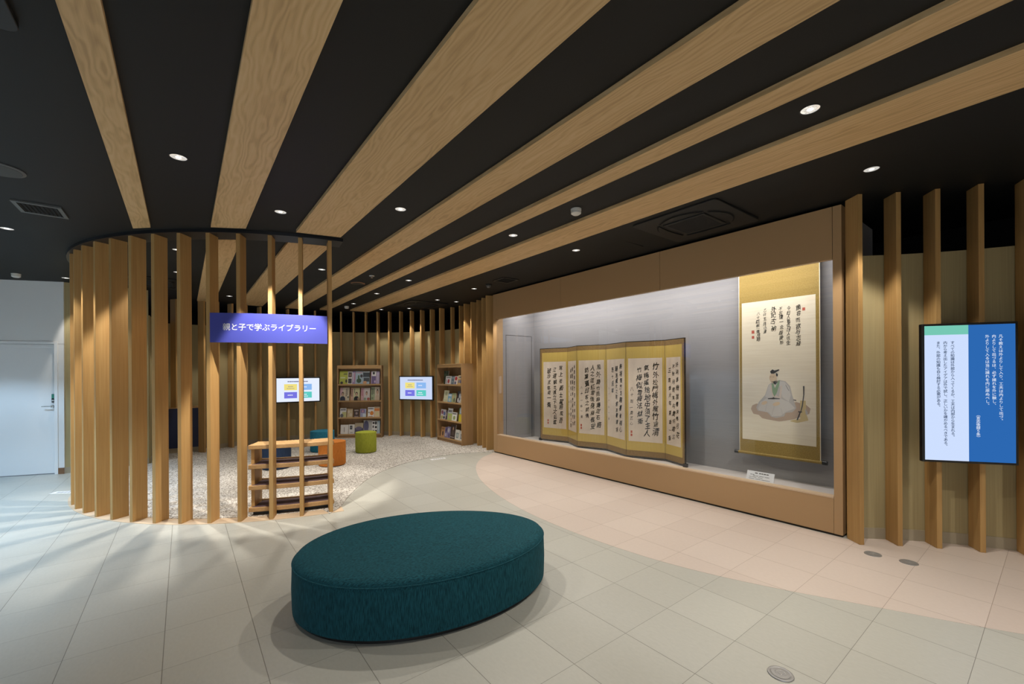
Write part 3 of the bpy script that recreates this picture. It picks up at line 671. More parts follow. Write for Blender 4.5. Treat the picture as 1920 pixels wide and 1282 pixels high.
for x0, y0, x1, y1 in ((300, 500, 215, 640), (560, 345, 600, 420), (520, 530, 600, 560), (420, 600, 380, 740), (330, 560, 300, 680), (500, 640, 520, 730), (610, 380, 650, 560)):
    P(6 if x0 != 560 else 4, [(x0, y0), (x0+5, y0), (x1+5, y1), (x1, y1)], 4)
paint.build('painted_figure', pm, pp, fix=False)

# caption card
t = thing('caption_card', 'small white caption card below the hanging scroll', 'card', M=frame((2.345, -5.33, FZ), (-1, 0, 0)) @ Matrix.Rotation(radians(-22), 4, 'X'))
mb = MB(); mb.box((0, 0, 0), (.30, .004, .20)); cb = mb.build('sheet', M['card'], t)
mb = MB(); rnd = random.Random(5)
for z, xs, hh in ((.178, ((.09, .12), (.135, .155), (.16, .18), (.185, .21), (.215, .24)), .011), (.157, ((.04, .06), (.065, .085)), .006), (.145, ((.07, .10), (.105, .13), (.14, .19), (.20, .25)), .005), (.128, ((.03, .06), (.065, .11), (.13, .18)), .004), (.108, ((.03, .09), (.10, .16), (.17, .26)), .004)):
    for a, b in xs: mb.poly([(a, -.0006, z-hh/2), (b, -.0006, z-hh/2), (b, -.0006, z+hh/2), (a, -.0006, z+hh/2)])
mb.build('caption_lines', M['ink2'], cb, fix=False)
mb = MB(); mb.prism([(.10, .004), (.20, .004), (.20, .075), (.10, .075)], 0, .006); mb.build('easel_foot', M['card'], t)

# ------------------------------------------------------------------ wall screens
def monitor(name_label, p, xdir, w, h, z0, depth, bez, extra, brk=.012):
    t = thing('wall_screen', name_label, 'screen', M=frame((p[0], p[1], z0), xdir))
    mb = MB(); mb.box((0, 0, 0), (w, depth, h)); bz = mb.build('casing', M['bezel'], t, bevel=.004)
    mb = MB(); mb.box((w*.3, depth, h*.3), (w*.7, depth+brk, h*.7)); mb.build('wall_bracket', M['dkgrey'], t)
    extra(t, w, h, bez); return t
def quad(mb, x0, x1, z0, z1, y, mi=0): mb.poly([(x0, y, z0), (x1, y, z0), (x1, y, z1), (x0, y, z1)], mi)
E_bg = emis('screen_white', (.80, .87, 1.0), 1.0); E_bg2 = emis('screen_pale_blue', (.66, .76, 1.0), .92)
E_t = [emis('tile_%s' % n, c, 1.0) for n, c in (('yellow', lin(240, 224, 130)), ('sky', lin(140, 185, 240)), ('violet', lin(120, 118, 225)), ('mint', lin(95, 205, 195)))]
E_txt = emis('screen_text_dark', (.10, .10, .22), 1.0); E_lt = emis('screen_text_light', (.85, .88, 1), 1.0); E_grey = emis('screen_small_text', (.40, .36, .28), 1.)
def menu(bg):
    def f(t, w, h, bez):
        mb = MB(); quad(mb, bez, w-bez, bez, h-bez, -.0006); s = mb.build('display', bg, t, fix=False)
        iw, ih = w-2*bez, h-2*bez
        X = lambda u: bez+u*iw; Z = lambda v: h-bez-v*ih
        for k, (u0, u1, v0, v1) in enumerate(((.17, .465, .25, .51), (.52, .815, .25, .51), (.17, .465, .59, .855), (.52, .815, .59, .855))):
            mb = MB(); quad(mb, X(u0), X(u1), Z(v1), Z(v0), -.0012); ti = mb.build('menu_tile', E_t[k], s, fix=False)
        mb = MB(); rnd = random.Random(4)
        u = .25
        while u < .72:
            wd = rnd.uniform(.018, .034); quad(mb, X(u), X(u+wd), Z(.165), Z(.12), -.0012); u += wd+.008
        mb.build('title_line', E_txt, s, fix=False)
        mb = MB()
        for k, (u0, v0, c) in enumerate(((.26, .335, 0), (.58, .36, 1), (.25, .70, 1), (.58, .68, 1))):
            for q in range(4): quad(mb, X(u0+.03*q), X(u0+.03*q+.022), Z(v0+.04), Z(v0), -.0018, c)
            if k in (0, 3):
                for q in range(5): quad(mb, X(u0-.03+.036*q), X(u0-.03+.036*q+.028), Z(v0+.115), Z(v0+.085), -.0018, c)
        mb.build('tile_caption', [E_grey, E_lt], s, fix=False)
    return f
monitor('wall screen showing a four-tile menu behind the round screen, left of the left bookcase', (11.435, -1.725), (-.021, -1.008, 0), 1.008, .626, .930, .05, .030, menu(E_bg))
monitor('wall screen showing a four-tile menu between the two bookcases', (10.476, -4.404), (-.839, -.537, 0), 1.0, .622, .944, .05, .028, menu(E_bg2))
E_left = emis('screen_panel_pale', (.62, .74, 1.0), 1.0); E_blue = emis('screen_panel_blue', lin(44, 104, 178), 1.0); E_green = emis('screen_panel_green', lin(118, 200, 180), 1.0)
E_navy = emis('screen_navy_text', (.015, .04, .10), 1.0); E_w = emis('screen_white_text', (.82, .90, 1.0), 1.0)
def poem(t, w, h, bez):
    iw, ih = w-2*bez, h-2*bez; X = lambda u: bez+u*iw; Z = lambda v: h-bez-v*ih
    mb = MB(); quad(mb, X(0), X(.495), Z(1), Z(.068), -.0006); quad(mb, X(.495), X(1), Z(1), Z(0), -.0006, 1); quad(mb, X(0), X(.495), Z(.068), Z(0), -.0006, 2)
    s = mb.build('display', [E_left, E_blue, E_green], t, fix=False)
    def block(name, cols, mat, size, bold):
        for tx, u, v0, v1 in cols:
            mb = MB(); n = len(tx); st = (v1-v0)*ih/n; column(mb, tx, X(u), Z(v0), size, st, bold)
            mb.build(name, mat, s, M=Matrix.Translation((0, -.0014, 0)) @ UPR, fix=False)
    block('verse_line', [('凡そ教えは外よりして入り、工夫は内よりして出づ。', .845, .075, .71), ('内よりして出づるは、必ず諸れを外に験し、', .772, .075, .60), ('外よりして入るは当に諸れを内に原ぬべし。', .70, .075, .60), ('（言志後録５条）', .598, .645, .835)], E_w, .030, .004)
    block('translation_line', [('すべての知識は外部から入ってくるか、工夫は内部から生まれる。', .318, .115, .835), ('内から考え出したアイデアは外で試し、正しいかを確かめるべきである。', .236, .115, .905), ('また、外部の知識も自ら検討する必要がある。', .158, .115, .615)], E_navy, .030, .014)
monitor('upright wall screen with white and blue halves of Japanese text at the right edge', (.776, -5.235), (-.539, -.385, 0), .664, 1.228, .798, .045, .019, poem, .02)

# ------------------------------------------------------------------ bookcases and books
BW, BH = 1.10, 1.835
LV = (1.352, .935, .512, .09)
def bookcase(label, Mx, w, depth):
    t = thing('bookcase', label, 'bookcase', M=Mx, group='tall bookcases on the curved back wall')
    e = .024
    for x in (0, w-e):
        mb = MB(); mb.box((x, 0, 0), (x+e, depth, BH)); mb.build('side_panel', M['case_wood'], t, bevel=.002)
    mb = MB(); mb.box((e, 0, BH-.03), (w-e, depth, BH)); mb.build('top', M['board'], t, bevel=.002)
    mb = MB(); mb.box((e, .004, BH-.085), (w-e, .022, BH-.03)); mb.build('top_rail', M['board'], t)
    mb = MB(); mb.box((e, depth-.014, .05), (w-e, depth-.002, BH-.03)); mb.build('back_panel', M['case_wood'], t)
    mb = MB(); mb.box((e, .025, 0), (w-e, .045, .066)); mb.build('plinth', M['case_wood'], t)
    for z in LV:
        mb = MB(); mb.box((e, .002, z-.026), (w-e, depth-.014, z)); s = mb.build('shelf', M['board'], t, bevel=.002)
        mb = MB(); mb.box((e, .002, z), (w-e, .012, z+.012)); mb.build('front_lip', M['board'], s)
        a = MB(); a.poly([(e, .115, z), (w-e, .115, z), (w-e, depth-.03, z+.22), (e, depth-.03, z+.22)]); a.poly([(e, .13, z), (w-e, .13, z), (w-e, depth-.016, z+.22), (e, depth-.016, z+.22)])
        r = MB(); k = [(.112, 0), (.126, 0), (depth-.018, .22), (depth-.032, .22)]
        n = len(r.v)
        for x in (e, w-e): r.v += [(x, y, z+q) for y, q in k]
        r.f = [(0, 1, 2, 3), (7, 6, 5, 4), (0, 4, 5, 1), (1, 5, 6, 2), (2, 6, 7, 3), (3, 7, 4, 0)]; r.m = [0]*6
        r.build('book_rest', M['board'], s)
    return t
B1 = frame((11.178, -3.065, .007), (-.598, -.926, 0)); B2 = frame((9.359, -4.905, .007), (-1.0, .0, 0))
bookcase('tall oak bookcase on the left, its covers facing straight out, behind the lime stool', B1, 1.10, .195)
bookcase('tall oak bookcase on the right, turned so its plain side faces the display case', B2, 1.165, .30)
def book(Mx, x0, x1, z, h, col, label, group, marks=(), yoff=.028, lean=8, th=.014, pages=(.7, .66, .58)):
    """marks: (kind, u0, v0, u1, v1, colour) on the cover, u right, v up, 0..1"""
    w = x1-x0
    L = Mx @ Matrix.Translation((x0, yoff, z)) @ Matrix.Rotation(radians(-lean), 4, 'X')
    cols = [col, pages]; mb = MB()
    mb.box((0, 0, 0), (w, th, h)); mb.m = [1]*6; mb.m[2] = 0; mb.m[4] = 0; mb.m[5] = 0
    lay = -.0006
    for k, (kind, u0, v0, u1, v1, c) in enumerate(marks):
        if c not in cols: cols.append(c)
        mi = cols.index(c); y = lay-.00012*k
        if kind == 'r': mb.poly([(u0*w, y, v0*h), (u1*w, y, v0*h), (u1*w, y, v1*h), (u0*w, y, v1*h)], mi)
        elif kind == 'e':
            n = 18; cx, cz, rx, rz = (u0+u1)/2*w, (v0+v1)/2*h, (u1-u0)/2*w, (v1-v0)/2*h
            mb.poly([(cx+rx*cos(2*pi*i/n), y, cz+rz*sin(2*pi*i/n)) for i in range(n)], mi)
        elif kind == 't':    # column or row of small type
            n = 6
            for i in range(n):
                if (u1-u0)*w > (v1-v0)*h:
                    a = u0+(u1-u0)*i/n; mb.poly([(a*w, y, v0*h), ((a+(u1-u0)/n*.7)*w, y, v0*h), ((a+(u1-u0)/n*.7)*w, y, v1*h), (a*w, y, v1*h)], mi)
                else:
                    a = v0+(v1-v0)*i/n; b = a+(v1-v0)/n*.7; mb.poly([(u0*w, y, a*h), (u1*w, y, a*h), (u1*w, y, b*h), (u0*w, y, b*h)], mi)
        elif kind == 'p':    # half-length portrait: shoulders, neck, head, hair
            H_ = v1-v0; cx = (u0+u1)/2; W_ = u1-u0; hair = (.03, .025, .02); skin = (.55, .36, .25)
            for cc in (hair, skin):
                if cc not in cols: cols.append(cc)
            mb.poly([(q*w, y, r*h) for q, r in ((u0, v0), (u1, v0), (u1-.04*W_, v0+.34*H_), (cx+.2*W_, v0+.5*H_), (cx-.2*W_, v0+.5*H_), (u0+.04*W_, v0+.34*H_))], mi)
            def ell(a, b, rx, rz, m_, yy): mb.poly([((cx+a+rx*cos(2*pi*i/16))*w, yy, (b+rz*sin(2*pi*i/16))*h) for i in range(16)], cols.index(m_))
            ell(0, v0+.76*H_, .24*W_, .23*H_, hair, y-.0001); ell(.0, v0+.70*H_, .19*W_, .19*H_, skin, y-.0002)
    o = mb.build('book', [colour(c, .45) for c in cols], fix=False); o.matrix_world = L
    return tag(o, label, 'book', group)
WHT, CRM, BLK, INK = (.72, .71, .70), (.66, .58, .44), (.03, .03, .035), (.06, .05, .06)
X1_ = lambda c: (c-95)/575.+.0
Z1_ = lambda c, z: (1145-c)/7.54/74.5
def b1(x0, x1, yt, lv, col, label, marks, **k):
    z = LV[lv]; book(B1, X1_(x0), X1_(x1), z+.0005, (Z1_(yt, 0)-z)*1.0, col, label, 'covers on the left bookcase', marks, **k)
S1 = ('on the top shelf of the left bookcase', 'on the second shelf of the left bookcase', 'on the third shelf of the left bookcase', 'on the bottom shelf of the left bookcase')
YG, PUR, LB, SAL = (.42, .45, .08), (.33, .25, .42), (.36, .45, .52), (.60, .38, .28)
b1(122, 236, 193, 0, YG, 'yellow-green book with dark oval pictures '+S1[0], [('e', .1, .03, .45, .22, INK), ('e', .72, .12, .95, .38, INK), ('r', .1, .45, .7, .55, (.55, .60, .35)), ('t', .5, .72, .95, .82, INK)])
b1(239, 300, 200, 0, WHT, 'white booklet with two dark photographs '+S1[0], [('r', .1, .55, .9, .93, (.08, .06, .05)), ('r', .1, .08, .9, .45, (.06, .06, .06)), ('e', .35, .62, .65, .82, (.35, .22, .15))])
b1(303, 345, 195, 0, PUR, 'narrow mauve booklet with columns of type '+S1[0], [('t', .25, .2, .5, .9, WHT), ('t', .65, .3, .85, .9, (.6, .2, .2))])
b1(348, 452, 194, 0, LB, 'pale blue map-cover book '+S1[0], [('e', .15, .10, .80, .45, (.06, .10, .06)), ('e', .3, .35, .55, .7, (.08, .13, .08)), ('e', .62, .5, .98, .75, INK), ('t', .1, .82, .9, .93, (.5, .3, .35))])
b1(455, 548, 197, 0, LB, 'book with dark landscape photograph and orange foot '+S1[0], [('r', .0, .55, 1, .90, (.05, .06, .07)), ('r', .1, .2, .95, .5, (.07, .08, .09)), ('e', .0, .02, .6, .25, (.60, .33, .18)), ('t', .05, .92, .95, .98, WHT)])
b1(568, 645, 197, 0, (.52, .42, .55), 'lilac and white book with dark bird '+S1[0], [('r', .2, .62, .95, 1, WHT), ('e', .3, .74, .7, .94, BLK), ('r', .08, .03, .92, .62, (.16, .12, .25)), ('e', .6, .1, .85, .3, (.5, .4, .6))])
b1(648, 690, 197, 0, (.40, .33, .48), 'plain lilac book at the right end '+S1[0], [('t', .3, .3, .5, .9, (.6, .55, .65))])
PNK = (.60, .38, .42)
b1(126, 258, 430, 1, (.62, .56, .44), 'pink-cornered biography of a man in suit '+S1[1], [('r', .0, .4, .30, 1, PNK), ('r', .45, .1, 1, 1, CRM), ('p', .02, .02, .58, .68, (.03, .04, .07)), ('t', .62, .35, .72, .93, INK), ('t', .78, .45, .86, .93, INK), ('e', .78, .2, .98, .36, (.2, .2, .16))])
b1(279, 405, 435, 1, SAL, 'salmon biography with a man in black '+S1[1], [('r', .30, .02, 1, 1, (.60, .58, .35)), ('p', .35, .0, .95, .70, (.025, .025, .025)), ('t', .08, .35, .18, .93, INK), ('t', .38, .6, .46, .95, INK), ('e', .74, .05, .95, .26, (.35, .2, .15))])
b1(424, 552, 437, 1, PNK, 'pink biography with a pale statue-like figure '+S1[1], [('r', .35, .0, 1, 1, (.66, .60, .58)), ('p', .40, .05, .85, .75, (.62, .60, .58)), ('t', .08, .4, .18, .93, (.4, .1, .15)), ('e', .3, .03, .58, .25, (.28, .33, .24)), ('e', .68, .03, .98, .25, (.40, .10, .09))])
b1(566, 690, 424, 1, (.36, .42, .26), 'green biography with a standing figure in cream '+S1[1], [('r', .45, .0, 1, 1, (.60, .52, .42)), ('p', .5, .0, 1., .85, (.55, .42, .30)), ('t', .1, .45, .2, .93, INK), ('t', .28, .5, .36, .93, INK), ('e', .05, .1, .30, .27, (.2, .24, .15))])
b1(126, 215, 722, 2, WHT, 'white and yellow book '+S1[2], [('r', .35, .05, 1, .6, (.52, .50, .22)), ('e', .05, .02, .55, .42, (.13, .13, .14)), ('t', .08, .75, .92, .92, INK)])
b1(226, 303, 732, 2, (.58, .46, .28), 'cream book with faint brown flowers '+S1[2], [('e', .1, .5, .5, .85, (.66, .55, .42)), ('e', .45, .15, .9, .5, (.66, .55, .42)), ('t', .1, .86, .9, .94, (.35, .2, .1))])
b1(322, 395, 738, 2, (.07, .045, .04), 'dark brown small book '+S1[2], [('e', .3, .35, .75, .65, (.35, .27, .25)), ('t', .1, .78, .9, .92, (.5, .42, .38)), ('r', .1, .05, .9, .18, (.3, .22, .2))])
b1(412, 496, 735, 2, (.34, .35, .50), 'blue and violet small book '+S1[2], [('r', .1, .55, .75, .93, (.20, .12, .28)), ('r', .45, .05, 1, .45, (.55, .6, .66)), ('e', .25, .6, .6, .85, (.5, .3, .35))])
b1(521, 608, 712, 2, WHT, 'white book with an orange fruit shape '+S1[2], [('e', .35, .2, .95, .62, (.62, .22, .04)), ('t', .1, .78, .92, .94, INK), ('t', .08, .42, .3, .55, INK), ('r', .1, .05, .8, .11, (.4, .2, .1))])
b1(612, 692, 708, 2, (.66, .50, .32), 'cream book with a broad orange title '+S1[2], [('r', .05, .6, .95, .85, (.60, .20, .05)), ('e', .3, .15, .8, .5, (.62, .55, .30)), ('t', .1, .9, .9, .96, INK)])
b1(133, 241, 958, 3, (.68, .65, .62), 'plain white book with one black line '+S1[3], [('t', .44, .25, .52, .75, INK)])
b1(247, 330, 955, 3, (.66, .64, .61), 'white book with a small black photograph '+S1[3], [('r', .2, .5, .62, .88, BLK), ('e', .3, .58, .5, .8, (.2, .2, .2)), ('t', .3, .15, .7, .2, INK)])
b1(334, 450, 935, 3, (.40, .34, .24), 'landscape-cover book with a dark lake '+S1[3], [('r', .0, .0, 1, .55, (.07, .065, .11)), ('e', .1, .35, .9, .68, (.14, .12, .19)), ('r', .38, .05, .5, .22, (.36, .32, .26))])
b1(455, 575, 900, 3, (.46, .45, .43), 'grey book with a dark blue dome shape '+S1[3], [('e', -.0, .15, .62, .98, (.10, .10, .18)), ('r', .02, .0, .62, .3, (.16, .15, .2)), ('r', .2, .1, .36, .25, (.4, .38, .33))], yoff=.045)
b1(577, 653, 907, 3, WHT, 'white book scattered with black figures '+S1[3], [('e', .1, .75, .5, .9, BLK), ('e', .55, .7, .9, .95, BLK), ('e', .12, .45, .35, .65, BLK), ('e', .55, .42, .95, .60, BLK), ('e', .15, .1, .45, .3, BLK), ('e', .6, .12, .95, .3, BLK)])
b1(656, 692, 907, 3, (.38, .50, .58), 'light blue book at the right end '+S1[3], [('t', .3, .3, .6, .9, WHT)])
# right bookcase
def t2(c):
    s = (c-137)/308.; return s*10.41/(9.47+s*(10.41-9.47))*1.165
def b2(x0, x1, yt, lv, col, label, marks=(), **k):
    z = LV[lv]; tm = (x0+x1)/2; base = {0: 393+(tm-160)/285*10, 1: 618+(tm-160)/285*22, 2: 845+(tm-160)/285*38, 3: 1068+(tm-160)/285*48}[lv]
    sc = 1.835/(955+(tm-137)/308*88)
    book(B2, max(.03, t2(x0)), min(1.135, t2(x1)), z+.0005, (base-yt)*sc, col, label, 'books on the right bookcase', marks, **k)
S2 = ('on the top shelf of the right bookcase', 'on the second shelf of the right bookcase', 'on the third shelf of the right bookcase', 'on the bottom shelf of the right bookcase')
DG = (.035, .06, .035)
b2(176, 202, 222, 0, DG, 'tall dark green volume, leftmost '+S2[0], [('r', .1, .6, .9, .8, (.10, .16, .10))], yoff=.10, lean=3)
b2(203, 231, 222, 0, (.04, .07, .04), 'tall dark green volume, second from the left '+S2[0], [('r', .1, .55, .9, .75, (.10, .17, .11))], yoff=.10, lean=3)
b2(226, 296, 288, 0, WHT, 'white book with a red figure '+S2[0], [('e', .38, .15, .72, .65, (.45, .05, .05)), ('t', .15, .78, .85, .9, INK), ('r', .1, .1, .25, .6, (.35, .35, .4))])
b2(298, 333, 290, 0, (.15, .20, .24), 'slate blue book '+S2[0], [('t', .2, .3, .8, .42, (.35, .4, .45)), ('r', .1, .7, .9, .9, (.3, .36, .4))])
b2(336, 374, 290, 0, (.62, .55, .52), 'red and white book '+S2[0], [('e', .1, .5, .9, .95, (.45, .04, .04)), ('e', .1, .05, .6, .4, (.05, .06, .15))])
b2(378, 432, 275, 0, (.58, .37, .13), 'orange and cream book '+S2[0], [('r', .08, .62, .92, .95, (.62, .55, .42)), ('e', .15, .15, .45, .55, (.12, .14, .25)), ('e', .5, .15, .85, .55, (.12, .14, .25)), ('t', .2, .7, .8, .86, INK)])
b2(433, 446, 300, 0, (.60, .43, .03), 'thin bright yellow book at the right end '+S2[0], [('r', .0, .5, 1, 1, (.08, .12, .3))])
b2(201, 257, 474, 1, (.56, .55, .36), 'tall pale yellow-green book '+S2[1], [('e', .25, .55, .75, .9, (.35, .36, .2)), ('t', .15, .1, .85, .2, (.4, .4, .25))])
b2(254, 299, 514, 1, (.18, .36, .52), 'sky blue book '+S2[1], [('e', .2, .1, .8, .5, (.5, .55, .45)), ('r', .1, .7, .9, .9, (.55, .6, .66))])
b2(301, 350, 508, 1, (.32, .36, .18), 'green and tan book '+S2[1], [('e', .15, .4, .55, .8, (.5, .35, .18)), ('e', .45, .08, .9, .5, (.12, .14, .07))])
b2(358, 388, 482, 1, (.035, .035, .045), 'dark book standing tallest in its row '+S2[1], [('r', .1, .1, .9, .4, (.45, .44, .42))], yoff=.05)
b2(387, 409, 514, 1, (.42, .42, .44), 'narrow grey book '+S2[1], [('e', .2, .3, .8, .6, INK)])
b2(408, 446, 514, 1, (.64, .60, .52), 'white book with a black figure '+S2[1], [('e', .3, .35, .8, .7, BLK), ('t', .1, .8, .9, .9, INK), ('r', .3, .05, .7, .3, (.5, .35, .2))])
b2(163, 224, 722, 2, (.55, .52, .52), 'comic-style book in many colours '+S2[2], [('e', .1, .5, .5, .9, (.25, .08, .12)), ('e', .5, .4, .95, .8, (.12, .15, .3)), ('e', .1, .05, .5, .4, (.4, .36, .1)), ('e', .55, .08, .9, .35, BLK)])
b2(226, 245, 732, 2, (.07, .05, .07), 'thin dark book '+S2[2], [('r', .2, .4, .8, .8, (.25, .2, .2))])
b2(250, 304, 706, 2, (.55, .57, .58), 'grey-topped book with a green lower half '+S2[2], [('r', 0, 0, 1, .58, (.38, .46, .14)), ('e', .3, .12, .75, .42, (.5, .35, .2)), ('t', .1, .7, .9, .85, INK)])
b2(302, 361, 754, 2, (.70, .71, .66), 'white book with a small green picture '+S2[2], [('e', .28, .15, .75, .6, (.28, .34, .12)), ('t', .1, .75, .9, .9, INK)])
b2(372, 394, 696, 2, (.14, .20, .05), 'narrow dark green book '+S2[2], [('t', .2, .4, .8, .5, (.5, .5, .2))], yoff=.05)
b2(390, 446, 696, 2, (.22, .33, .42), 'blue and yellow book '+S2[2], [('r', 0, 0, 1, .55, (.58, .46, .03)), ('t', .1, .62, .9, .9, (.55, .6, .6))])
b2(166, 210, 946, 3, (.46, .25, .11), 'orange-brown paperback '+S2[3], [('e', .3, .15, .75, .6, (.08, .05, .04)), ('t', .1, .75, .9, .9, (.2, .08, .03))])
b2(213, 240, 946, 3, (.16, .13, .27), 'narrow violet book '+S2[3], [('e', .15, .1, .85, .45, (.45, .42, .5)), ('e', .2, .55, .8, .85, (.08, .06, .15))])
b2(241, 279, 940, 3, (.22, .20, .36), 'violet and white book '+S2[3], [('e', .1, .5, .7, .9, (.5, .48, .52)), ('e', .4, .08, .95, .45, (.1, .08, .18))])
b2(280, 339, 910, 3, (.045, .028, .024), 'large dark brown book with a portrait '+S2[3], [('p', .25, .28, .8, .92, (.10, .07, .06)), ('t', .1, .1, .9, .16, (.45, .38, .35))])
b2(342, 393, 972, 3, (.68, .67, .62), 'white book with a grey framed picture '+S2[3], [('r', .2, .2, .8, .72, (.20, .25, .25)), ('e', .32, .3, .68, .65, (.45, .48, .45))])
b2(398, 446, 985, 3, (.66, .65, .62), 'white book with a dark framed picture '+S2[3], [('r', .25, .2, .85, .7, (.12, .14, .16)), ('e', .4, .3, .7, .6, (.4, .4, .4))])
b2(408, 446, 925, 3, (.48, .36, .34), 'pinkish brown book behind the white framed one '+S2[3], [('t', .1, .82, .9, .92, INK)], yoff=.06)

# ------------------------------------------------------------------ ceiling fittings
def downlight(x, y, label, power=1.0, tilt=None, cone=CONE, r=.050, col=WARM):
    z = zc(y); g = 'recessed downlights'
    t = thing('downlight', label, 'downlight', (x, y, z), 0, g)
    k = MB(); n = 32
    for i in range(n):
        a = 2*pi*i/n
        for q, zz in ((r, -.0015), (r+.002, -.004), (r+.006, -.003), (r+.007, .003)): k.v.append((q*cos(a), q*sin(a), zz))
    for i in range(n):
        j = (i+1) % n
        for q in range(3): k.f.append((i*4+q, j*4+q, j*4+q+1, i*4+q+1)); k.m.append(0)
    k.build('trim_ring', M['satin_black'], t, smooth=40)
    mb = MB()                                     # faceted reflector, a shallow dish set flush with the ceiling
    for i in range(24):
        a, b = 2*pi*i/24, 2*pi*(i+1)/24
        for q0, q1, z0, z1 in ((r, r*.62, -.0012, -.0034-.0012*(i % 2)), (r*.62, r*.34, -.0034-.0012*(i % 2), -.0022)):
            mb.poly([(q0*cos(a), q0*sin(a), z0), (q0*cos(b), q0*sin(b), z0), (q1*cos(b), q1*sin(b), z1), (q1*cos(a), q1*sin(a), z1)], 0)
    rf = mb.build('reflector', M['reflector'], t)
    mb = MB(); mb.lathe([(r*.34, -.0015), (r*.34, -.0032)], n=20); mb.build('lens', M['lampglow'], rf)
    if power:
        l = bpy.data.lights.new('downlight_lamp', 'SPOT'); l.energy = DOWN_P*power; l.color = col; l.spot_size = radians(cone); l.spot_blend = .3; l.shadow_soft_size = .035
        lo = bpy.data.objects.new('downlight_lamp', l); COL.objects.link(lo); lo.parent = t; lo.location = (0, 0, -.045)
        if tilt:
            d = Vector((tilt[0]-x, tilt[1]-y, tilt[2]-z)); lo.rotation_euler = d.to_track_quat('-Z', 'Y').to_euler()
    return t
DL = [
 (3.90, .02, 'downlight between the two leftmost ceiling planks, in front of the round screen', .6, None, CONE),
 (4.652, -.757, 'half-hidden downlight just above the violet sign', 3.4, (5.34, -.86, 1.85), 50),
 (6.78, 1.46, 'downlight cut by the left picture edge, above the white door', 1, None, CONE),
 (9.64, 1.46, 'small downlight at the foot of the ceiling beside the left end of the round screen', .45, (10.16, .95, 1.4), 62),
 (3.923, -1.675, 'downlight right of the wide third plank, above the far side of the ottoman', 1, None, CONE),
 (3.935, -3.066, 'downlight between the two right long planks, left of the smoke detector', 1, None, CONE),
 (3.955, -4.14, 'downlight right of the widest plank, left of the large air conditioner grille', 1, None, CONE),
 (.951, -3.071, 'largest-looking downlight at upper right, between the two rightmost planks', 1, None, CONE),
 (.946, -4.421, 'downlight at upper right nearest the fins beside the display case', 1, None, CONE),
 (6.883, -1.674, 'downlight seen between the last two fins of the round screen', 1, None, CONE),
 (6.90, -3.086, 'downlight between narrow fifth and widest plank, in line with the case end', 1, None, CONE),
 (6.92, -4.434, 'downlight left of the dome camera', 1, None, CONE),
 (8.40, -3.075, 'downlight between narrow fifth and widest plank, second from the back wall', .55, None, CONE),
 (9.89, -3.083, 'farthest downlight between narrow fifth and widest plank, beside the smoke detector', .55, None, CONE),
 (8.44, -4.446, 'downlight above the air conditioner near the right bookcase', .55, None, CONE),
 (8.447, -4.93, 'tiny downlight close to the fins above the right bookcase', .8, (8.45, -5.3, 1.9), 60),
 (9.941, -4.453, 'tiny downlight over the four-tile screen between the bookcases', .45, (10.3, -4.9, 1.6), 60),
 (10.461, -3.944, 'tiny downlight at the end of the widest plank over the left bookcase', .35, (10.95, -4.1, 1.2), 60),
 (6.773, .05, 'upper downlight seen between seventh and eighth fin of the round screen', 2.4, None, 84),
 (8.238, .06, 'lower downlight seen between seventh and eighth fin of the round screen', .5, None, 84),
 (10.20, -.739, 'tiny downlight in the gap above the left end of the violet sign', .6, None, CONE)]
for x, y, lab, pw, ti, co in DL: downlight(x, y, lab, pw, ti, co)
for x, y, lab in ((6.90, -2.445, 'faint unlit fitting between fourth and fifth plank'),):
    t = thing('sprinkler', 'small dim round ceiling fitting between fourth and fifth plank', 'sprinkler', (x, y, zc(y)))
    mb = MB(); mb.lathe([(.045, 0), (.04, -.012), (.02, -.016)], n=24); mb.build('cover', M['chrome'], t, smooth=40)
    mb = MB(); mb.lathe([(.012, -.016), (.012, -.03), (.02, -.034)], n=12); mb.build('head', M['chrome'], t)
t = thing('access_disc', 'dark round ceiling disc with a bronze rim between fourth and fifth plank', 'ceiling disc', (7.608, -2.448, zc(-2.448)))
mb = MB(); mb.lathe([(.12, 0), (.118, -.006), (.105, -.01)], n=32); mb.build('rim', M['brown'], t, smooth=40)
mb = MB(); mb.lathe([(.10, -.008), (.098, -.012)], n=32); mb.build('disc', M['satin_black'], t)
# unseen added spots: warm ones extend the ceiling grid, cool ones tint the left bluish
for x, y, c_ in ((.95, -1.675, None), (-1.6, -1.675, WARM), (-1.6, -3.07, WARM), (-1.6, -4.4, WARM), (5.4, 2.75, COOL), (6.5, 2.75, COOL), (7.6, 2.75, COOL), (8.7, 2.75, COOL)):  # first one is a dim fill that lifts the ottoman shadow
    l = bpy.data.lights.new('downlight_lamp', 'SPOT'); l.energy = DOWN_P*(2.1 if c_ is COOL else 1 if c_ else .4); l.color = c_ or WARM; l.spot_size = radians(CONE); l.spot_blend = .3; l.shadow_soft_size = .035
    lo = bpy.data.objects.new('downlight_lamp', l); COL.objects.link(lo); lo.location = (x, y, zc(y)-.045)
def smoke(x, y, label):
    t = thing('smoke_detector', label, 'smoke detector', (x, y, zc(y)), 0, 'smoke detectors on the ceiling')
    mb = MB(); mb.lathe([(.052, .0), (.052, -.02), (.05, -.022)], n=32); mb.build('base', M['white_p'], t, smooth=30)
    mb = MB(); mb.lathe([(.046, -.022), (.046, -.03), (.05, -.031), (.049, -.045), (.03, -.058), (.01, -.06)], n=32); mb.build('head', M['white_p'], t, smooth=40)
smoke(2.937, -3.077, 'white smoke detector between the two rightmost planks, near the large air conditioner')
smoke(9.635, 1.985, 'white smoke detector above the white door')
smoke(10.367, -3.071, 'white smoke detector at the far end, in front of the back wall fins')
t = thing('dome_camera', 'small grey dome camera on the ceiling at the left corner of the display case', 'camera', (6.435, -4.436, zc(-4.436)))
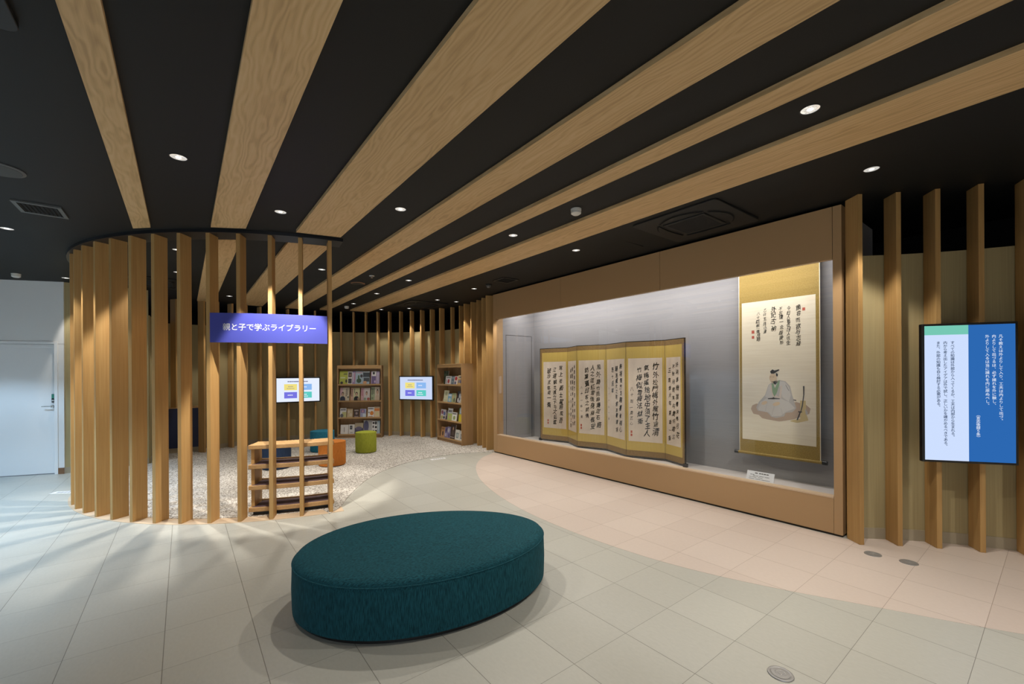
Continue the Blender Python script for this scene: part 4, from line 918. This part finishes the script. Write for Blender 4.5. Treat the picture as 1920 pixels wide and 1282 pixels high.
mb = MB(); mb.lathe([(.062, 0), (.06, -.02), (.05, -.024)], n=28); mb.build('base', M['dkgrey'], t, smooth=40)
mb = MB(); mb.lathe([(.046, -.022), (.044, -.04), (.034, -.056), (.016, -.066), (.004, -.068)], n=28); mb.build('dome', plain('smoked_dome', (.06, .06, .06), .08), t, smooth=60)
def vent(cx, cy, sx, sy, label, fm, g='square ceiling vents'):
    t = thing('ceiling_vent', label, 'ceiling vent', (cx, cy, zc(cy)), 0, g)
    mb = MB(); e = .03
    for a, b in (((-sx, -sy), (sx, -sy+e)), ((-sx, sy-e), (sx, sy)), ((-sx, -sy+e), (-sx+e, sy-e)), ((sx-e, -sy+e), (sx, sy-e))): mb.box((*a, -.014), (*b, .004))
    mb.build('frame', fm, t)
    mb = MB(); mb.box((-sx+e, -sy+e, -.004), (sx-e, sy-e, .004)); gr = mb.build('grille', M['grille'], t)
    mb = MB(); n = 9
    for i in range(n): y = -sy+e+(2*sy-2*e)*(i+.5)/n; mb.box((-sx+e, y-.003, -.010), (sx-e, y+.003, -.004))
    mb.build('louvre', M['grille'], gr)
vent(5.825, 1.043, .172, .158, 'square ceiling vent with a pale frame at the upper left', plain('grey_vent_frame', (.10, .105, .10), .5))
vent(5.95, -4.468, .165, .165, 'dark square ceiling vent above the left end of the display case', M['satin_black'])
def cassette(cx, cy, rz, label):
    t = thing('air_conditioner', label, 'air conditioner', (cx, cy, zc(cy)), rz, 'black four-way air conditioners')
    S_ = .475
    mb = MB(); pts = []
    for q, (sx, sy) in enumerate(((1, 1), (-1, 1), (-1, -1), (1, -1))):
        for i in range(6):
            a = pi/2*q+pi/2*i/5; pts.append((sx*(S_-.05)+.05*cos(a), sy*(S_-.05)+.05*sin(a)))
    mb.prism(pts, -.022, .004); bd = mb.build('panel', M['dkgrey'], t, bevel=.004)
    mb = MB(); mb.box((-.235, -.235, -.034), (.235, .235, -.02)); mb.build('intake_frame', M['dkgrey'], t, bevel=.006)
    mb = MB(); mb.box((-.20, -.20, -.0352), (.20, .20, -.03)); gr = mb.build('intake_grille', M['grille'], t)
    for q in range(4):
        R = Matrix.Rotation(pi/2*q, 4, 'Z')
        mb = MB(); n = 14; a_, b_ = [], []
        for i in range(n+1):
            u = -1+2*i/n; x = .25*u; bow = .055*(1-u*u)
            a_.append((x, .29-.02*u*u)); b_.append((x, .345+bow*.9-.05*u*u))
        mb.prism(a_+b_[::-1], -.0245, -.0215); o = mb.build('outlet', M['grille'], t, M=R)
        mb = MB(); c_ = [(x*.94, .30+(y-.30)*.9) for x, y in a_]; d_ = [(x*.94, y-.012) for x, y in b_]
        mb.prism(c_+d_[::-1], -.033, -.026); mb.build('flap', M['dkgrey'], t, M=R)
cassette(2.45, -4.41, 0, 'large black four-way air conditioner above the display case')
cassette(9.2, -4.43, 0, 'black four-way air conditioner in front of the right bookcase fins')
cassette(9.3, .35, 0, 'black four-way air conditioner seen through the left fins of the round screen')
cassette(2.4, 1.045, 0, 'black four-way air conditioner cut by the upper left corner')
t = thing('ceiling_speaker', 'flat round grey ceiling speaker at the left picture edge', 'speaker', (4.88, 1.10, zc(1.10)))
mb = MB(); mb.lathe([(.15, .002), (.15, -.006), (.135, -.012)], n=48); mb.build('rim', plain('speaker_grey', (.075, .08, .085), .5), t, smooth=40)
mb = MB(); mb.lathe([(.132, -.008), (.13, -.014), (.01, -.017)], n=48); mb.build('grille', plain('speaker_mesh', (.06, .062, .06), .7), t, smooth=40)
t = thing('ceiling_hatch', 'faint square access hatch in the ceiling before the display case', 'hatch', (3.55, -4.5, zc(-4.5)))
mb = MB(); mb.box((-.225, -.225, -.003), (.225, .225, .003)); mb.build('lid', M['ceiling'], t)

# ------------------------------------------------------------------ floor fittings
def floorlight(x, y, label):
    t = thing('floor_socket', label, 'floor socket', (x, y, .0012), 0, 'round steel floor sockets')
    mb = MB(); mb.lathe([(.062, 0), (.060, .004), (.050, .006), (.046, .004)], n=40); mb.build('rim', M['steel'], t, smooth=40)
    mb = MB(); mb.lathe([(.044, .001), (.044, .0055), (.026, .006), (.024, .0048), (.012, .0048), (.011, .006), (.002, .0062)], n=32); mb.build('lid', M['steel'], t, smooth=30)
floorlight(1.031, -4.789, 'steel floor socket nearest the display case corner')
floorlight(.80, -4.812, 'steel floor socket on a tile joint in front of the second and third fin')
floorlight(.925, -2.505, 'steel floor socket alone at the bottom right of the picture')
def sticker(p, ang, w, h, label, z=.0):
    t = thing('floor_sticker', label, 'sticker', M=Matrix.Translation((*p, z)) @ Matrix.Rotation(radians(ang), 4, 'Z'), group='white floor stickers')
    mb = MB(); mb.box((-w/2, -h/2, 0), (w/2, h/2, .0008)); s = mb.build('sheet', M['card'], t)
    mb = MB()
    for i in range(5): mb.poly([(-w*.38+w*.15*i, -h*.22, .0012), (-w*.27+w*.15*i, -h*.22, .0012), (-w*.27+w*.15*i, h*.22, .0012), (-w*.38+w*.15*i, h*.22, .0012)])
    mb.build('print', plain('sticker_print', (.3, .3, .3), .6), s, fix=False)
sticker((6.04, -1.825), -28, .29, .10, 'white floor sticker at the carpet edge beside the round screen')
sticker((7.255, -3.82), 89, .30, .10, 'white floor sticker at the far carpet edge towards the display case')
sticker((8.45, 1.30), 60, .30, .12, 'white floor sticker half hidden behind the leftmost fin')
